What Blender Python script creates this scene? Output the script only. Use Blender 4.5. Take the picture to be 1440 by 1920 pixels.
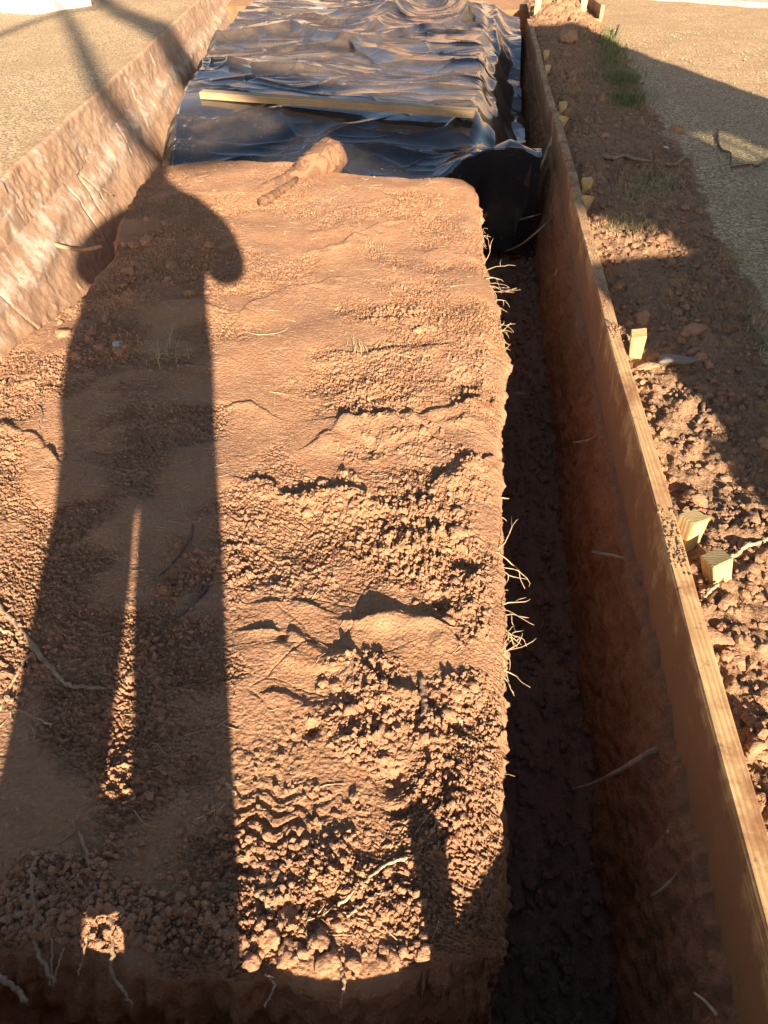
import bpy, bmesh, math, random
import numpy as np
from mathutils import Vector, Matrix, Euler

for _o in list(bpy.data.objects):
    bpy.data.objects.remove(_o)
SC = bpy.context.scene
COL = SC.collection
R = math.radians
random.seed(7)
RNG = np.random.default_rng(11)

# ------------------------------------------------------------------ camera
F = 1400.0                                   # focal length in pixels of the 1440 x 1920 photograph
PITCH, YAW = math.atan(1173 / F), math.atan(205 / math.hypot(1173, F))
CAM = np.array([0, 0, 1.2])
_h = np.array([-math.sin(YAW), math.cos(YAW), 0]); _r = np.array([math.cos(YAW), math.sin(YAW), 0]); _u = np.array([0, 0, 1.0])
FW = _h * math.cos(PITCH) - _u * math.sin(PITCH)
UP = _h * math.sin(PITCH) + _u * math.cos(PITCH)
cam = bpy.data.cameras.new('camera'); camo = bpy.data.objects.new('camera', cam); COL.objects.link(camo)
cam.sensor_fit = 'VERTICAL'; cam.sensor_height = 24; cam.lens = 24 * F / 1920
cam.clip_start = 0.02; cam.clip_end = 2000
camo.matrix_world = Matrix(((_r[0], UP[0], -FW[0], CAM[0]), (_r[1], UP[1], -FW[1], CAM[1]), (_r[2], UP[2], -FW[2], CAM[2]), (0, 0, 0, 1)))
SC.camera = camo

# ------------------------------------------------------------------ sky, sun, exposure
SUN_EL = R(20.0)
S = np.array([-0.3166, 0.9486])              # the way shadows fall on the ground
N = np.array([S[1], -S[0]])                  # to the right of that
W = bpy.data.worlds.new('World'); SC.world = W; W.use_nodes = True
_nt = W.node_tree; _bg = _nt.nodes['Background']
_sky = _nt.nodes.new('ShaderNodeTexSky'); _sky.sky_type = 'NISHITA'; _sky.sun_disc = False
_sky.sun_elevation = SUN_EL; _sky.sun_rotation = math.atan2(-S[0], -S[1]) % (2 * math.pi)
_sky.air_density = 1.0; _sky.dust_density = 1.0; _sky.ozone_density = 1.0
_nt.links.new(_sky.outputs[0], _bg.inputs[0]); _bg.inputs[1].default_value = 0.05
_l = bpy.data.lights.new('sun', 'SUN'); _l.energy = 5.0; _l.angle = R(0.53); _l.color = (1.0, 0.865, 0.70)
_lo = bpy.data.objects.new('sun', _l); COL.objects.link(_lo)
_d = Vector((S[0] * math.cos(SUN_EL), S[1] * math.cos(SUN_EL), -math.sin(SUN_EL)))
_lo.rotation_euler = _d.to_track_quat('-Z', 'Y').to_euler(); _lo.location = (3, -8, 6)
SC.view_settings.view_transform = 'Standard'; SC.view_settings.look = 'None'
SC.view_settings.exposure = 1.82; SC.view_settings.gamma = 1.0
SC.view_settings.use_curve_mapping = False
SC.render.engine = 'CYCLES'
SC.cycles.max_bounces = 8; SC.cycles.diffuse_bounces = 5; SC.cycles.transparent_max_bounces = 12

# ------------------------------------------------------------------ noise
def _hash(ix, iy, s):
    h = ix.astype(np.int32).view(np.uint32) * np.uint32(374761393) + iy.astype(np.int32).view(np.uint32) * np.uint32(668265263) + np.uint32((s * 2147483647 + 144665) & 0xFFFFFFFF)
    h ^= h >> np.uint32(13); h *= np.uint32(1274126177); h ^= h >> np.uint32(16); h *= np.uint32(2246822519); h ^= h >> np.uint32(15)
    return (h & np.uint32(0xFFFFFF)).astype(np.float32) * np.float32(1 / 16777216.0)
def pn(x, y, s=0):
    x = np.atleast_1d(np.asarray(x, np.float32)); y = np.atleast_1d(np.asarray(y, np.float32)); x, y = np.broadcast_arrays(x, y)
    ix = np.floor(x); iy = np.floor(y); fx = x - ix; fy = y - iy
    u = fx * fx * fx * (fx * (fx * 6 - 15) + 10); v = fy * fy * fy * (fy * (fy * 6 - 15) + 10)
    def g(ox, oy):
        a = _hash(ix + ox, iy + oy, s) * 6.2831853
        return np.cos(a) * (fx - ox) + np.sin(a) * (fy - oy)
    a = g(0, 0); b = g(1, 0); c = g(0, 1); d = g(1, 1)
    return ((a + u * (b - a)) * (1 - v) + (c + u * (d - c)) * v) * 1.5
def fbm(x, y, o=3, s=0, g=0.5):
    t = 0; a = 1
    for k in range(o):
        t = t + a * pn(x, y, s + k * 17); x = x * 2.03; y = y * 2.03; a *= g
    return t
def worley(x, y, s=0, tilt=False):
    x = np.asarray(x, np.float32); y = np.asarray(y, np.float32)
    ix = np.floor(x); iy = np.floor(y); f1 = np.full(x.shape, 9.0, np.float32); f2 = f1.copy(); cid = np.zeros(x.shape, np.float32); tz = cid
    for ox in (-1, 0, 1):
        for oy in (-1, 0, 1):
            cx = ix + ox; cy = iy + oy
            dx = cx + _hash(cx, cy, s) - x; dy = cy + _hash(cx, cy, s + 5) - y
            d = np.sqrt(dx * dx + dy * dy); m = d < f1
            if tilt: tz = np.where(m, dx * (_hash(cx, cy, s + 11) - .5) + dy * (_hash(cx, cy, s + 13) - .5), tz)
            f2 = np.where(m, f1, np.minimum(f2, d)); cid = np.where(m, _hash(cx, cy, s + 9), cid); f1 = np.where(m, d, f1)
    return (f1, f2, cid, tz) if tilt else (f1, f2, cid)
def lumps(x, y, s, lo=0.3, hi=1.0):
    """broken, tilted, flat-topped pieces: about 0..1"""
    f1, f2, c, t = worley(x, y, s, True); e = f2 - f1
    return sst(lo, hi, c) * sst(0.02, 0.22, e) * np.clip(0.75 + 1.5 * t, 0.1, 1.4) * (1 - sst(0.55, 0.95, f1))
def tri(x, y, s=0):
    """piecewise flat facets with sharp creases"""
    x = np.asarray(x, np.float32); y = np.asarray(y, np.float32)
    u = x - y * 0.57735; v = y * 1.1547; i = np.floor(u); j = np.floor(v); fu = u - i; fv = v - j
    a = _hash(i, j, s); b = _hash(i + 1, j, s); c = _hash(i, j + 1, s); d = _hash(i + 1, j + 1, s)
    return np.where(fu + fv < 1, a + (b - a) * fu + (c - a) * fv, d + (c - d) * (1 - fu) + (b - d) * (1 - fv)) - 0.5
class Grid:
    """bilinear look-up of a ground height"""
    def __init__(s, fn, x0, x1, y0, y1, st):
        s.x0, s.y0, s.st = x0, y0, st; gx = np.arange(x0, x1, st); gy = np.arange(y0, y1, st); X, Y = np.meshgrid(gx, gy); s.Z = fn(X, Y); s.n = s.Z.shape
    def __call__(s, x, y):
        u = np.clip((np.asarray(x, float) - s.x0) / s.st, 0, s.n[1] - 1.01); v = np.clip((np.asarray(y, float) - s.y0) / s.st, 0, s.n[0] - 1.01)
        i = u.astype(int); j = v.astype(int); f = u - i; g = v - j; Z = s.Z
        return (Z[j, i] * (1 - f) + Z[j, i + 1] * f) * (1 - g) + (Z[j + 1, i] * (1 - f) + Z[j + 1, i + 1] * f) * g
def sst(a, b, x):
    t = np.clip((np.asarray(x, float) - a) / (b - a), 0, 1); return t * t * (3 - 2 * t)

# ------------------------------------------------------------------ helpers
def ray(px, py): return FW + _r * (px - 720) / F + UP * (960 - py) / F
def P(px, py, z=0.0):
    """point of the place seen at a photograph pixel, on the level z"""
    d = ray(px, py); return CAM + d * ((z - CAM[2]) / d[2])
def PY(px, py, Y):
    d = ray(px, py); return CAM + d * (Y / d[1])
def PX(px, py, X):
    d = ray(px, py); return CAM + d * (X / d[0])
def AB(a, b): return S * a + N * b           # along the shadows, across them

def tag(o, label=None, cat=None, group=None, kind=None):
    if label: o['label'] = label
    if cat: o['category'] = cat
    if group: o['group'] = group
    if kind: o['kind'] = kind
    return o
def mesh_data(name, V, Fc, smooth=True):
    me = bpy.data.meshes.new(name); V = np.asarray(V, np.float32)
    if isinstance(Fc, np.ndarray):
        k = Fc.shape[1]; n = len(Fc)
        me.vertices.add(len(V)); me.vertices.foreach_set('co', V.ravel())
        me.loops.add(n * k); me.loops.foreach_set('vertex_index', Fc.astype(np.int32).ravel())
        me.polygons.add(n); me.polygons.foreach_set('loop_start', np.arange(0, n * k, k, dtype=np.int32))
        me.polygons.foreach_set('loop_total', np.full(n, k, np.int32))
    else:
        me.from_pydata([tuple(map(float, v)) for v in V], [], [tuple(f) for f in Fc])
    me.polygons.foreach_set('use_smooth', np.full(len(me.polygons), smooth))
    me.update(calc_edges=True); me.validate()
    return me
def obj(name, me, mat, parent=None, loc=(0, 0, 0), rot=(0, 0, 0), scale=(1, 1, 1)):
    o = bpy.data.objects.new(name, me); COL.objects.link(o)
    o.location = loc; o.rotation_euler = rot; o.scale = scale
    if parent: o.parent = parent
    if mat and me and not me.materials: me.materials.append(mat)
    return o
def mk(name, V, Fc, mat, parent=None, smooth=True): return obj(name, mesh_data(name, V, Fc, smooth), mat, parent)
def empty(name, loc=(0, 0, 0), rot=(0, 0, 0)):
    o = bpy.data.objects.new(name, None); COL.objects.link(o); o.location = loc; o.rotation_euler = rot; return o
def grid_faces(nr, nc, flip=False):
    i = np.arange(nr * nc).reshape(nr, nc)
    f = np.stack([i[:-1, :-1], i[:-1, 1:], i[1:, 1:], i[1:, :-1]], -1).reshape(-1, 4)
    return f[:, ::-1] if flip else f
def surf(name, X, Y, Z, mat, flip=False, parent=None):
    return mk(name, np.stack([X, Y, Z], -1).reshape(-1, 3), grid_faces(X.shape[0], X.shape[1], flip), mat, parent)
def box_bm(bm, lo, hi, mtx=None):
    vs = [bm.verts.new((x, y, z)) for z in (lo[2], hi[2]) for y in (lo[1], hi[1]) for x in (lo[0], hi[0])]
    if mtx is not None:
        for v in vs: v.co = mtx @ v.co
    for f in ((0, 2, 3, 1), (4, 5, 7, 6), (0, 1, 5, 4), (1, 3, 7, 5), (3, 2, 6, 7), (2, 0, 4, 6)):
        bm.faces.new([vs[i] for i in f])
    return vs
def bm_obj(name, bm, mat, parent=None, bev=0.0, seg=2, smooth=False):
    if bev: bmesh.ops.bevel(bm, geom=bm.edges[:], offset=bev, segments=seg, affect='EDGES', profile=0.6)
    bmesh.ops.recalc_face_normals(bm, faces=bm.faces[:])
    me = bpy.data.meshes.new(name); bm.to_mesh(me); bm.free()
    me.polygons.foreach_set('use_smooth', np.full(len(me.polygons), smooth))
    return obj(name, me, mat, parent)
def box(name, lo, hi, mat, parent=None, bev=0.004):
    bm = bmesh.new(); box_bm(bm, lo, hi); return bm_obj(name, bm, mat, parent, bev)
def tube_geo(pts, rad, sides=7, jit=0.0, seed=0):
    pts = np.asarray(pts, float); n = len(pts); rad = np.broadcast_to(np.asarray(rad, float), (n,))
    rg = np.random.default_rng(seed)
    T = np.gradient(pts, axis=0); T /= np.linalg.norm(T, axis=1)[:, None] + 1e-9
    V = []
    ref = np.array([0.31, 0.2, 0.93])
    for i in range(n):
        a = np.cross(T[i], ref); a /= np.linalg.norm(a) + 1e-9; b = np.cross(T[i], a)
        for k in range(sides):
            t = 2 * math.pi * k / sides
            V.append(pts[i] + (a * math.cos(t) + b * math.sin(t)) * rad[i] * (1 + jit * rg.uniform(-1, 1)))
    Fs = []
    for i in range(n - 1):
        for k in range(sides):
            k2 = (k + 1) % sides
            Fs.append((i * sides + k, i * sides + k2, (i + 1) * sides + k2, (i + 1) * sides + k))
    V += [pts[0], pts[-1]]; c0, c1 = n * sides, n * sides + 1
    tri = []
    for k in range(sides):
        k2 = (k + 1) % sides
        tri.append((c0, k2, k)); tri.append((c1, (n - 1) * sides + k, (n - 1) * sides + k2))
    return V, Fs + tri
def smooth_line(pts, n):
    pts = np.asarray(pts, float); m = len(pts); out = []
    for t in np.linspace(0, m - 1, n):
        i = min(int(t), m - 2); f = t - i
        p0 = pts[max(i - 1, 0)]; p1 = pts[i]; p2 = pts[i + 1]; p3 = pts[min(i + 2, m - 1)]
        out.append(0.5 * (2 * p1 + (p2 - p0) * f + (2 * p0 - 5 * p1 + 4 * p2 - p3) * f * f + (3 * p1 - p0 - 3 * p2 + p3) * f ** 3))
    return np.array(out)
def tubes(name, lines, mat, parent=None, sides=6):
    V = []; Fs = []
    for k, (pts, rad) in enumerate(lines):
        v, f = tube_geo(pts, rad, sides, 0.12, k); o = len(V); V += list(v); Fs += [tuple(i + o for i in q) for q in f]
    return mk(name, V, Fs, mat, parent)

# ------------------------------------------------------------------ materials
def mat_new(name):
    m = bpy.data.materials.new(name); m.use_nodes = True; nt = m.node_tree
    return m, nt, nt.nodes['Principled BSDF']
class NB:
    """small node-building helper"""
    def __init__(s, nt, coord='Object'):
        s.nt = nt; s.L = nt.links; s.c = nt.nodes.new('ShaderNodeNewGeometry').outputs['Position'] if coord == 'World' else nt.nodes.new('ShaderNodeTexCoord').outputs[coord]
    def n(s, t, **k):
        x = s.nt.nodes.new(t)
        for a, b in k.items(): setattr(x, a, b)
        return x
    def put(s, sock, v):
        if hasattr(v, 'is_output') or isinstance(v, bpy.types.NodeSocket): s.L.new(v, sock)
        else: sock.default_value = v
    def mapc(s, scale=(1, 1, 1), rot=(0, 0, 0)):
        m = s.n('ShaderNodeMapping'); s.L.new(s.c, m.inputs[0]); m.inputs['Scale'].default_value = scale; m.inputs['Rotation'].default_value = rot
        return m.outputs[0]
    def noise(s, scale, detail=4, rough=0.55, co=None, dist=0.0):
        x = s.n('ShaderNodeTexNoise'); s.L.new(co or s.c, x.inputs['Vector']); x.inputs['Scale'].default_value = scale
        x.inputs['Detail'].default_value = detail; x.inputs['Roughness'].default_value = rough; x.inputs['Distortion'].default_value = dist
        return x.outputs['Fac']
    def vor(s, scale, feature='F1', out='Distance', co=None, rnd=1.0):
        x = s.n('ShaderNodeTexVoronoi', feature=feature); s.L.new(co or s.c, x.inputs['Vector']); x.inputs['Scale'].default_value = scale
        x.inputs['Randomness'].default_value = rnd
        return x.outputs[out]
    def ramp(s, f, stops, interp='LINEAR'):
        x = s.n('ShaderNodeValToRGB'); s.put(x.inputs[0], f); cr = x.color_ramp; cr.interpolation = interp
        while len(cr.elements) < len(stops): cr.elements.new(0.5)
        for e, (p, c) in zip(cr.elements, stops):
            e.position = p; e.color = (c, c, c, 1) if isinstance(c, (int, float)) else tuple(c) + (1,)
        return x.outputs[0]
    def mix(s, f, a, b, mode='MIX'):
        x = s.n('ShaderNodeMix', data_type='RGBA', blend_type=mode)
        s.put(x.inputs[0], f)
        for sk, v in ((x.inputs[6], a), (x.inputs[7], b)):
            if isinstance(v, tuple): sk.default_value = v + (1,) if len(v) == 3 else v
            else: s.put(sk, v)
        return x.outputs[2]
    def math(s, op, a, b=0.0):
        x = s.n('ShaderNodeMath', operation=op); s.put(x.inputs[0], a); s.put(x.inputs[1], b); return x.outputs[0]
    def bump(s, h, strength=0.5, dist=0.01, normal=None):
        x = s.n('ShaderNodeBump'); s.put(x.inputs['Height'], h); x.inputs['Strength'].default_value = strength; x.inputs['Distance'].default_value = dist
        if normal: s.L.new(normal, x.inputs['Normal'])
        return x.outputs[0]

def soil_mat(name, a, b, c, grain=0.004, speck=True):
    m, nt, p = mat_new(name); q = NB(nt, 'World')
    big = q.ramp(q.noise(2.2, 5, 0.6), [(0.36, 0), (0.64, 1)])
    mid = q.ramp(q.noise(14, 5, 0.65), [(0.35, 0), (0.66, 1)])
    col = q.mix(big, a, b); col = q.mix(q.math('MULTIPLY', mid, 0.75), col, c)
    fine = q.noise(130, 3, 0.7)
    col = q.mix(q.ramp(fine, [(0.3, 0.32), (0.5, 0.0)]), col, tuple(x * 0.55 for x in a))
    col = q.mix(q.ramp(fine, [(0.56, 0.0), (0.74, 0.4)]), col, tuple(min(1, x * 1.7) for x in a))
    if speck:
        v = q.vor(70, out='Distance'); cc = q.vor(70, out='Color')
        msk = q.math('MULTIPLY', q.ramp(v, [(0.16, 1), (0.22, 0)]), q.ramp(cc, [(0.93, 0), (0.95, 1)]))
        col = q.mix(q.math('MULTIPLY', msk, 0.8), col, (0.55, 0.45, 0.34))
    nt.links.new(col, p.inputs['Base Color']); p.inputs['Roughness'].default_value = 0.95
    p.inputs['Specular IOR Level'].default_value = 0.15
    h = q.math('ADD', q.math('MULTIPLY', q.noise(48, 7, 0.72), 1.0), q.math('ADD', q.math('MULTIPLY', q.noise(210, 4, 0.7), 0.55), q.math('MULTIPLY', q.vor(150), -0.30)))
    nt.links.new(q.bump(h, 1.0, grain * 2.1), p.inputs['Normal'])
    return m
M = {}
M['soil'] = soil_mat('dry_orange_soil', (0.49, 0.258, 0.130), (0.36, 0.205, 0.122), (0.385, 0.184, 0.088))
M['soil_dark'] = soil_mat('dark_soil', (0.27, 0.145, 0.085), (0.21, 0.115, 0.072), (0.24, 0.155, 0.105))  # darker brown soil for the trench floors and their crumbs
M['soil_red'] = soil_mat('red_clay', (0.36, 0.155, 0.068), (0.29, 0.12, 0.055), (0.25, 0.125, 0.066))
M['soil_bank'] = soil_mat('churned_topsoil', (0.36, 0.195, 0.10), (0.24, 0.142, 0.082), (0.42, 0.236, 0.12))
M['clod'] = soil_mat('clod_soil', (0.51, 0.268, 0.142), (0.43, 0.218, 0.114), (0.38, 0.202, 0.12), 0.004, False)

def bank_mat():
    m, nt, p = mat_new('lime_streaked_bank'); q = NB(nt)
    col = q.mix(q.ramp(q.noise(3, 5, 0.6), [(0.35, 0), (0.65, 1)]), (0.45, 0.265, 0.15), (0.53, 0.33, 0.20))
    col = q.mix(q.ramp(q.noise(16, 5, 0.7), [(0.48, 0), (0.72, 0.6)]), col, (0.30, 0.165, 0.085))
    s = q.n('ShaderNodeSeparateXYZ'); nt.links.new(q.c, s.inputs[0])
    # spilt lime and mortar: a ledge band and streaks below the slab lip
    zz = q.math('ADD', s.outputs[2], q.math('MULTIPLY', q.math('SUBTRACT', q.noise(5, 4, 0.6), 0.5), 0.30))
    band = q.ramp(zz, [(0.0, 0)]) if False else q.math('MULTIPLY', q.ramp(q.math('ADD', zz, 0.5), [(0.36, 0), (0.43, 1), (0.50, 0.9), (0.545, 0.0)]), q.ramp(q.noise(11, 5, 0.7), [(0.46, 0), (0.58, 1)]))
    st = q.noise(6.5, 9, 0.72, q.mapc((1, 1, .6))); streak = q.math('MULTIPLY', q.ramp(st, [(0.575, 0), (0.61, 0.8)]), q.ramp(q.math('ADD', s.outputs[2], 0.5), [(0.36, 0), (0.45, 1), (0.72, 1)]))
    w = q.math('MINIMUM', q.math('ADD', band, streak), 0.92)
    col = q.mix(q.math('MULTIPLY', w, 0.9), col, (0.66, 0.53, 0.39))
    nt.links.new(col, p.inputs['Base Color']); p.inputs['Roughness'].default_value = 0.95; p.inputs['Specular IOR Level'].default_value = 0.15
    h = q.math('ADD', q.math('MULTIPLY', q.noise(22, 6, 0.7), 0.6), q.math('MULTIPLY', q.noise(120, 4, 0.7), 0.7))
    nt.links.new(q.bump(h, 0.7, 0.0035), p.inputs['Normal'])
    return m
M['bank'] = bank_mat()
def aggregate_mat(name, base, dark, light, scale, white=0.0, bumpd=0.003):
    m, nt, p = mat_new(name); q = NB(nt)
    cc = q.vor(scale, out='Color'); d = q.vor(scale, out='Distance')
    sep = q.n('ShaderNodeSeparateColor'); nt.links.new(cc, sep.inputs[0])
    col = q.ramp(sep.outputs[0], [(0.0, dark), (0.28, base), (0.62, light), (1.0, tuple(min(1, x * 1.25) for x in light))])
    col = q.mix(q.ramp(d, [(0.42, 0), (0.66, 0.75)]), col, tuple(x * 0.35 for x in base))
    col = q.mix(q.ramp(q.noise(1.4, 5, 0.6), [(0.42, 0), (0.66, 0.55)]), col, tuple(x * 0.72 for x in base))
    if white:
        v2 = q.vor(scale * 0.55, out='Color'); s2 = q.n('ShaderNodeSeparateColor'); nt.links.new(v2, s2.inputs[0])
        k = q.math('MULTIPLY', q.ramp(s2.outputs[1], [(1 - white - 0.01, 0), (1 - white, 1)]), q.ramp(q.vor(scale * 0.55), [(0.2, 1), (0.3, 0)]))
        col = q.mix(k, col, (0.78, 0.72, 0.64))
    nt.links.new(col, p.inputs['Base Color']); p.inputs['Roughness'].default_value = 0.85; p.inputs['Specular IOR Level'].default_value = 0.25
    h = q.math('ADD', q.math('MULTIPLY', d, -1.0), q.math('MULTIPLY', q.noise(scale * 2, 3, 0.6), 0.3))
    nt.links.new(q.bump(h, 0.8, bumpd), p.inputs['Normal'])
    return m
M['slab'] = aggregate_mat('exposed_aggregate_concrete', (0.45, 0.30, 0.155), (0.22, 0.14, 0.075), (0.60, 0.415, 0.225), 80)
def edge_dirt(m):
    nt = m.node_tree; q = NB(nt); p = nt.nodes['Principled BSDF']; src = p.inputs['Base Color'].links[0].from_socket
    v = q.n('ShaderNodeVectorMath', operation='DOT_PRODUCT'); nt.links.new(q.c, v.inputs[0]); v.inputs[1].default_value = (0.985, 0.1725, 0)
    d = q.math('ADD', v.outputs['Value'], 1.434)          # metres out from the slab edge, negative on the slab
    d = q.math('ADD', d, q.math('MULTIPLY', q.math('SUBTRACT', q.noise(5, 6, 0.7), 0.5), 0.35))
    f = q.math('MULTIPLY', q.ramp(q.math('ADD', d, 0.5), [(0.40, 0.0), (0.52, 0.8)]), 1.0)
    f = q.math('MAXIMUM', f, q.ramp(q.noise(1.1, 6, 0.7), [(0.55, 0), (0.75, 0.45)]))
    nt.links.new(q.mix(f, src, (0.33, 0.19, 0.10)), p.inputs['Base Color'])
edge_dirt(M['slab'])
M['gravel'] = aggregate_mat('pea_gravel', (0.46, 0.29, 0.145), (0.28, 0.17, 0.085), (0.60, 0.40, 0.21), 75, 0.02, 0.004)
M['road'] = aggregate_mat('pale_concrete', (0.55, 0.46, 0.35), (0.45, 0.37, 0.28), (0.62, 0.53, 0.42), 60)

def wood_mat(name, light, dark, dirt, dirt_lo=0.55, dirt_hi=0.7, axis=1, dirt_max=0.85, rot=(0, 0, 0), clay=0.0):
    m, nt, p = mat_new(name); q = NB(nt)
    sc = [1.0, 1.0, 1.0]; sc[axis] = 0.035
    co = q.mapc(tuple(sc), rot)
    w = q.n('ShaderNodeTexWave', wave_type='BANDS', bands_direction='DIAGONAL'); nt.links.new(co, w.inputs[0])
    w.inputs['Scale'].default_value = 60; w.inputs['Distortion'].default_value = 5.0; w.inputs['Detail'].default_value = 3; w.inputs['Detail Scale'].default_value = 1.2
    fib = q.noise(260, 3, 0.6, co)
    col = q.mix(q.ramp(w.outputs['Fac'], [(0.25, 0), (0.85, 1)]), light, dark)
    col = q.mix(q.ramp(fib, [(0.35, 0.25), (0.6, 0)]), col, tuple(x * 0.6 for x in dark))
    kn = q.math('ADD', q.noise(4.5, 5, 0.65), q.math('MULTIPLY', q.math('SUBTRACT', q.noise(38, 4, 0.7), 0.5), 0.3))
    col = q.mix(q.ramp(kn, [(dirt_lo, 0), (dirt_hi, dirt_max)]), col, dirt)
    if clay:
        sz = q.n('ShaderNodeSeparateXYZ'); nt.links.new(q.c, sz.inputs[0])
        zc = q.math('ADD', sz.outputs[2], q.math('MULTIPLY', q.math('SUBTRACT', q.noise(5.5, 7, 0.68), 0.5), 0.55))
        col = q.mix(q.ramp(q.math('ADD', zc, 0.5), [(0.535, clay), (0.565, clay * .55), (0.60, 0.0)]), col, (0.24, 0.10, 0.042))
        col = q.mix(q.ramp(q.noise(17, 6, 0.75), [(0.60, 0), (0.66, 0.8)]), col, (0.20, 0.10, 0.05))
    sp = q.ramp(q.noise(26, 4, 0.65), [(0.66, 0), (0.72, 0.8)])
    col = q.mix(sp, col, tuple(x * 0.35 for x in dirt))
    nt.links.new(col, p.inputs['Base Color']); p.inputs['Roughness'].default_value = 0.75; p.inputs['Specular IOR Level'].default_value = 0.25
    h = q.math('ADD', q.math('MULTIPLY', w.outputs['Fac'], 0.6), q.math('MULTIPLY', fib, 0.6))
    nt.links.new(q.bump(h, 0.35, 0.0015), p.inputs['Normal'])
    return m
M['board'] = wood_mat('clay_smeared_pine', (0.60, 0.40, 0.19), (0.46, 0.275, 0.115), (0.33, 0.165, 0.07), 0.44, 0.68, 1, 0.75, clay=0.85)
M['board_dirty'] = wood_mat('weathered_muddy_pine', (0.52, 0.35, 0.18), (0.40, 0.245, 0.115), (0.32, 0.165, 0.075), 0.42, 0.60, 1, 0.85, clay=0.9)
M['board_face'] = wood_mat('clay_coated_board_face', (0.58, 0.34, 0.145), (0.44, 0.235, 0.09), (0.24, 0.10, 0.042), 0.47, 0.60, 1, 0.8, clay=0.9)
M['stake'] = wood_mat('fresh_pine', (0.62, 0.45, 0.21), (0.50, 0.33, 0.13), (0.36, 0.20, 0.09), 0.50, 0.68, 2, 0.75)
M['plank'] = wood_mat('plank_pine', (0.44, 0.30, 0.16), (0.34, 0.215, 0.105), (0.27, 0.18, 0.11), 0.45, 0.65, 0, 0.7)

def plastic_mat():
    m, nt, p = mat_new('black_polythene'); q = NB(nt)
    sx = q.n('ShaderNodeSeparateXYZ'); nt.links.new(q.c, sx.inputs[0])
    yy = q.math('ADD', sx.outputs[1], q.math('MULTIPLY', q.math('SUBTRACT', q.noise(2.2, 5, 0.65), 0.5), 2.2))
    zone = q.ramp(q.math('MULTIPLY', q.math('SUBTRACT', yy, 4.0), 0.25), [(0.18, 0.10), (0.42, 1.0)])   # dust and painted-in brown sheen on the top, little on the front slope
    dust_sheen = q.math('MULTIPLY', zone, q.ramp(q.noise(3.2, 7, 0.7), [(0.34, 0.25), (0.66, 1.0)]))
    sp = q.math('MULTIPLY', q.ramp(q.noise(55, 5, 0.78), [(0.60, 0), (0.70, 0.75)]), q.ramp(q.noise(4.2, 3, 0.6), [(0.48, 0), (0.60, 1)]))
    col = q.mix(q.math('MINIMUM', q.math('ADD', q.math('MULTIPLY', dust_sheen, 0.30), sp), 0.9), (0.012, 0.013, 0.016), (0.30, 0.205, 0.135))
    nt.links.new(col, p.inputs['Base Color'])
    nt.links.new(q.ramp(dust_sheen, [(0.0, 0.09), (1.0, 0.17)]), p.inputs['Roughness'])
    p.inputs['IOR'].default_value = 1.52; p.inputs['Specular IOR Level'].default_value = 0.55
    h = q.math('ADD', q.noise(9, 5, 0.6, None, 1.2), q.math('MULTIPLY', q.noise(45, 4, 0.6), 0.15))
    nt.links.new(q.bump(h, 0.06, 0.006), p.inputs['Normal'])
    return m
M['plastic'] = plastic_mat()
def plain(name, col, rough=0.6, var=0.15, scale=20, bump=0.0, metal=0.0):
    m, nt, p = mat_new(name); q = NB(nt)
    c = q.mix(q.ramp(q.noise(scale, 5, 0.6), [(0.3, 0), (0.7, 1)]), tuple(x * (1 - var) for x in col), tuple(min(1, x * (1 + var)) for x in col))
    nt.links.new(c, p.inputs['Base Color']); p.inputs['Roughness'].default_value = rough; p.inputs['Metallic'].default_value = metal
    if bump: nt.links.new(q.bump(q.noise(scale * 6, 4, 0.6), 0.6, bump), p.inputs['Normal'])
    return m
M['root'] = plain('root_bark', (0.30, 0.19, 0.11), 0.85, 0.35, 40, 0.003)
M['root_pale'] = plain('pale_root_fibre', (0.42, 0.285, 0.155), 0.85, 0.45, 45)
M['root_big'] = None
def bigroot_mat():
    m, nt, p = mat_new('peeling_root_bark'); q = NB(nt)
    k = q.ramp(q.noise(11, 4, 0.6, None, 1.0), [(0.47, 0), (0.53, 1)])
    col = q.mix(k, (0.12, 0.056, 0.027), (0.22, 0.11, 0.05)); col = q.mix(q.ramp(q.noise(60, 4, 0.7), [(0.4, 0), (0.7, 0.5)]), col, (0.2, 0.10, 0.05))
    nt.links.new(col, p.inputs['Base Color']); p.inputs['Roughness'].default_value = 0.85
    nt.links.new(q.bump(q.math('ADD', k, q.noise(80, 4, 0.7)), 0.7, 0.005), p.inputs['Normal'])
    return m
M['root_big'] = bigroot_mat()
M['twig'] = plain('dark_twig', (0.12, 0.075, 0.05), 0.9, 0.3, 50, 0.002)
M['stone'] = plain('grey_stone', (0.24, 0.19, 0.15), 0.85, 0.3, 25, 0.004)
M['grass'] = plain('grass_green', (0.10, 0.13, 0.03), 0.7, 0.5, 9)
M['straw'] = plain('dry_grass', (0.36, 0.28, 0.13), 0.8, 0.4, 14)
M['leaf'] = plain('green_leaf', (0.16, 0.22, 0.10), 0.5, 0.2, 30)
M['leaf_pale'] = plain('pale_leaf', (0.55, 0.50, 0.36), 0.6, 0.2, 30)
M['leaf_orange'] = plain('orange_leaf', (0.30, 0.07, 0.015), 0.6, 0.3, 40)
M['pebble'] = plain('tan_pebble', (0.36, 0.25, 0.15), .8, .35, 30)
M['white'] = plain('white_paint', (0.80, 0.79, 0.76), 0.4, 0.03, 6)

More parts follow.
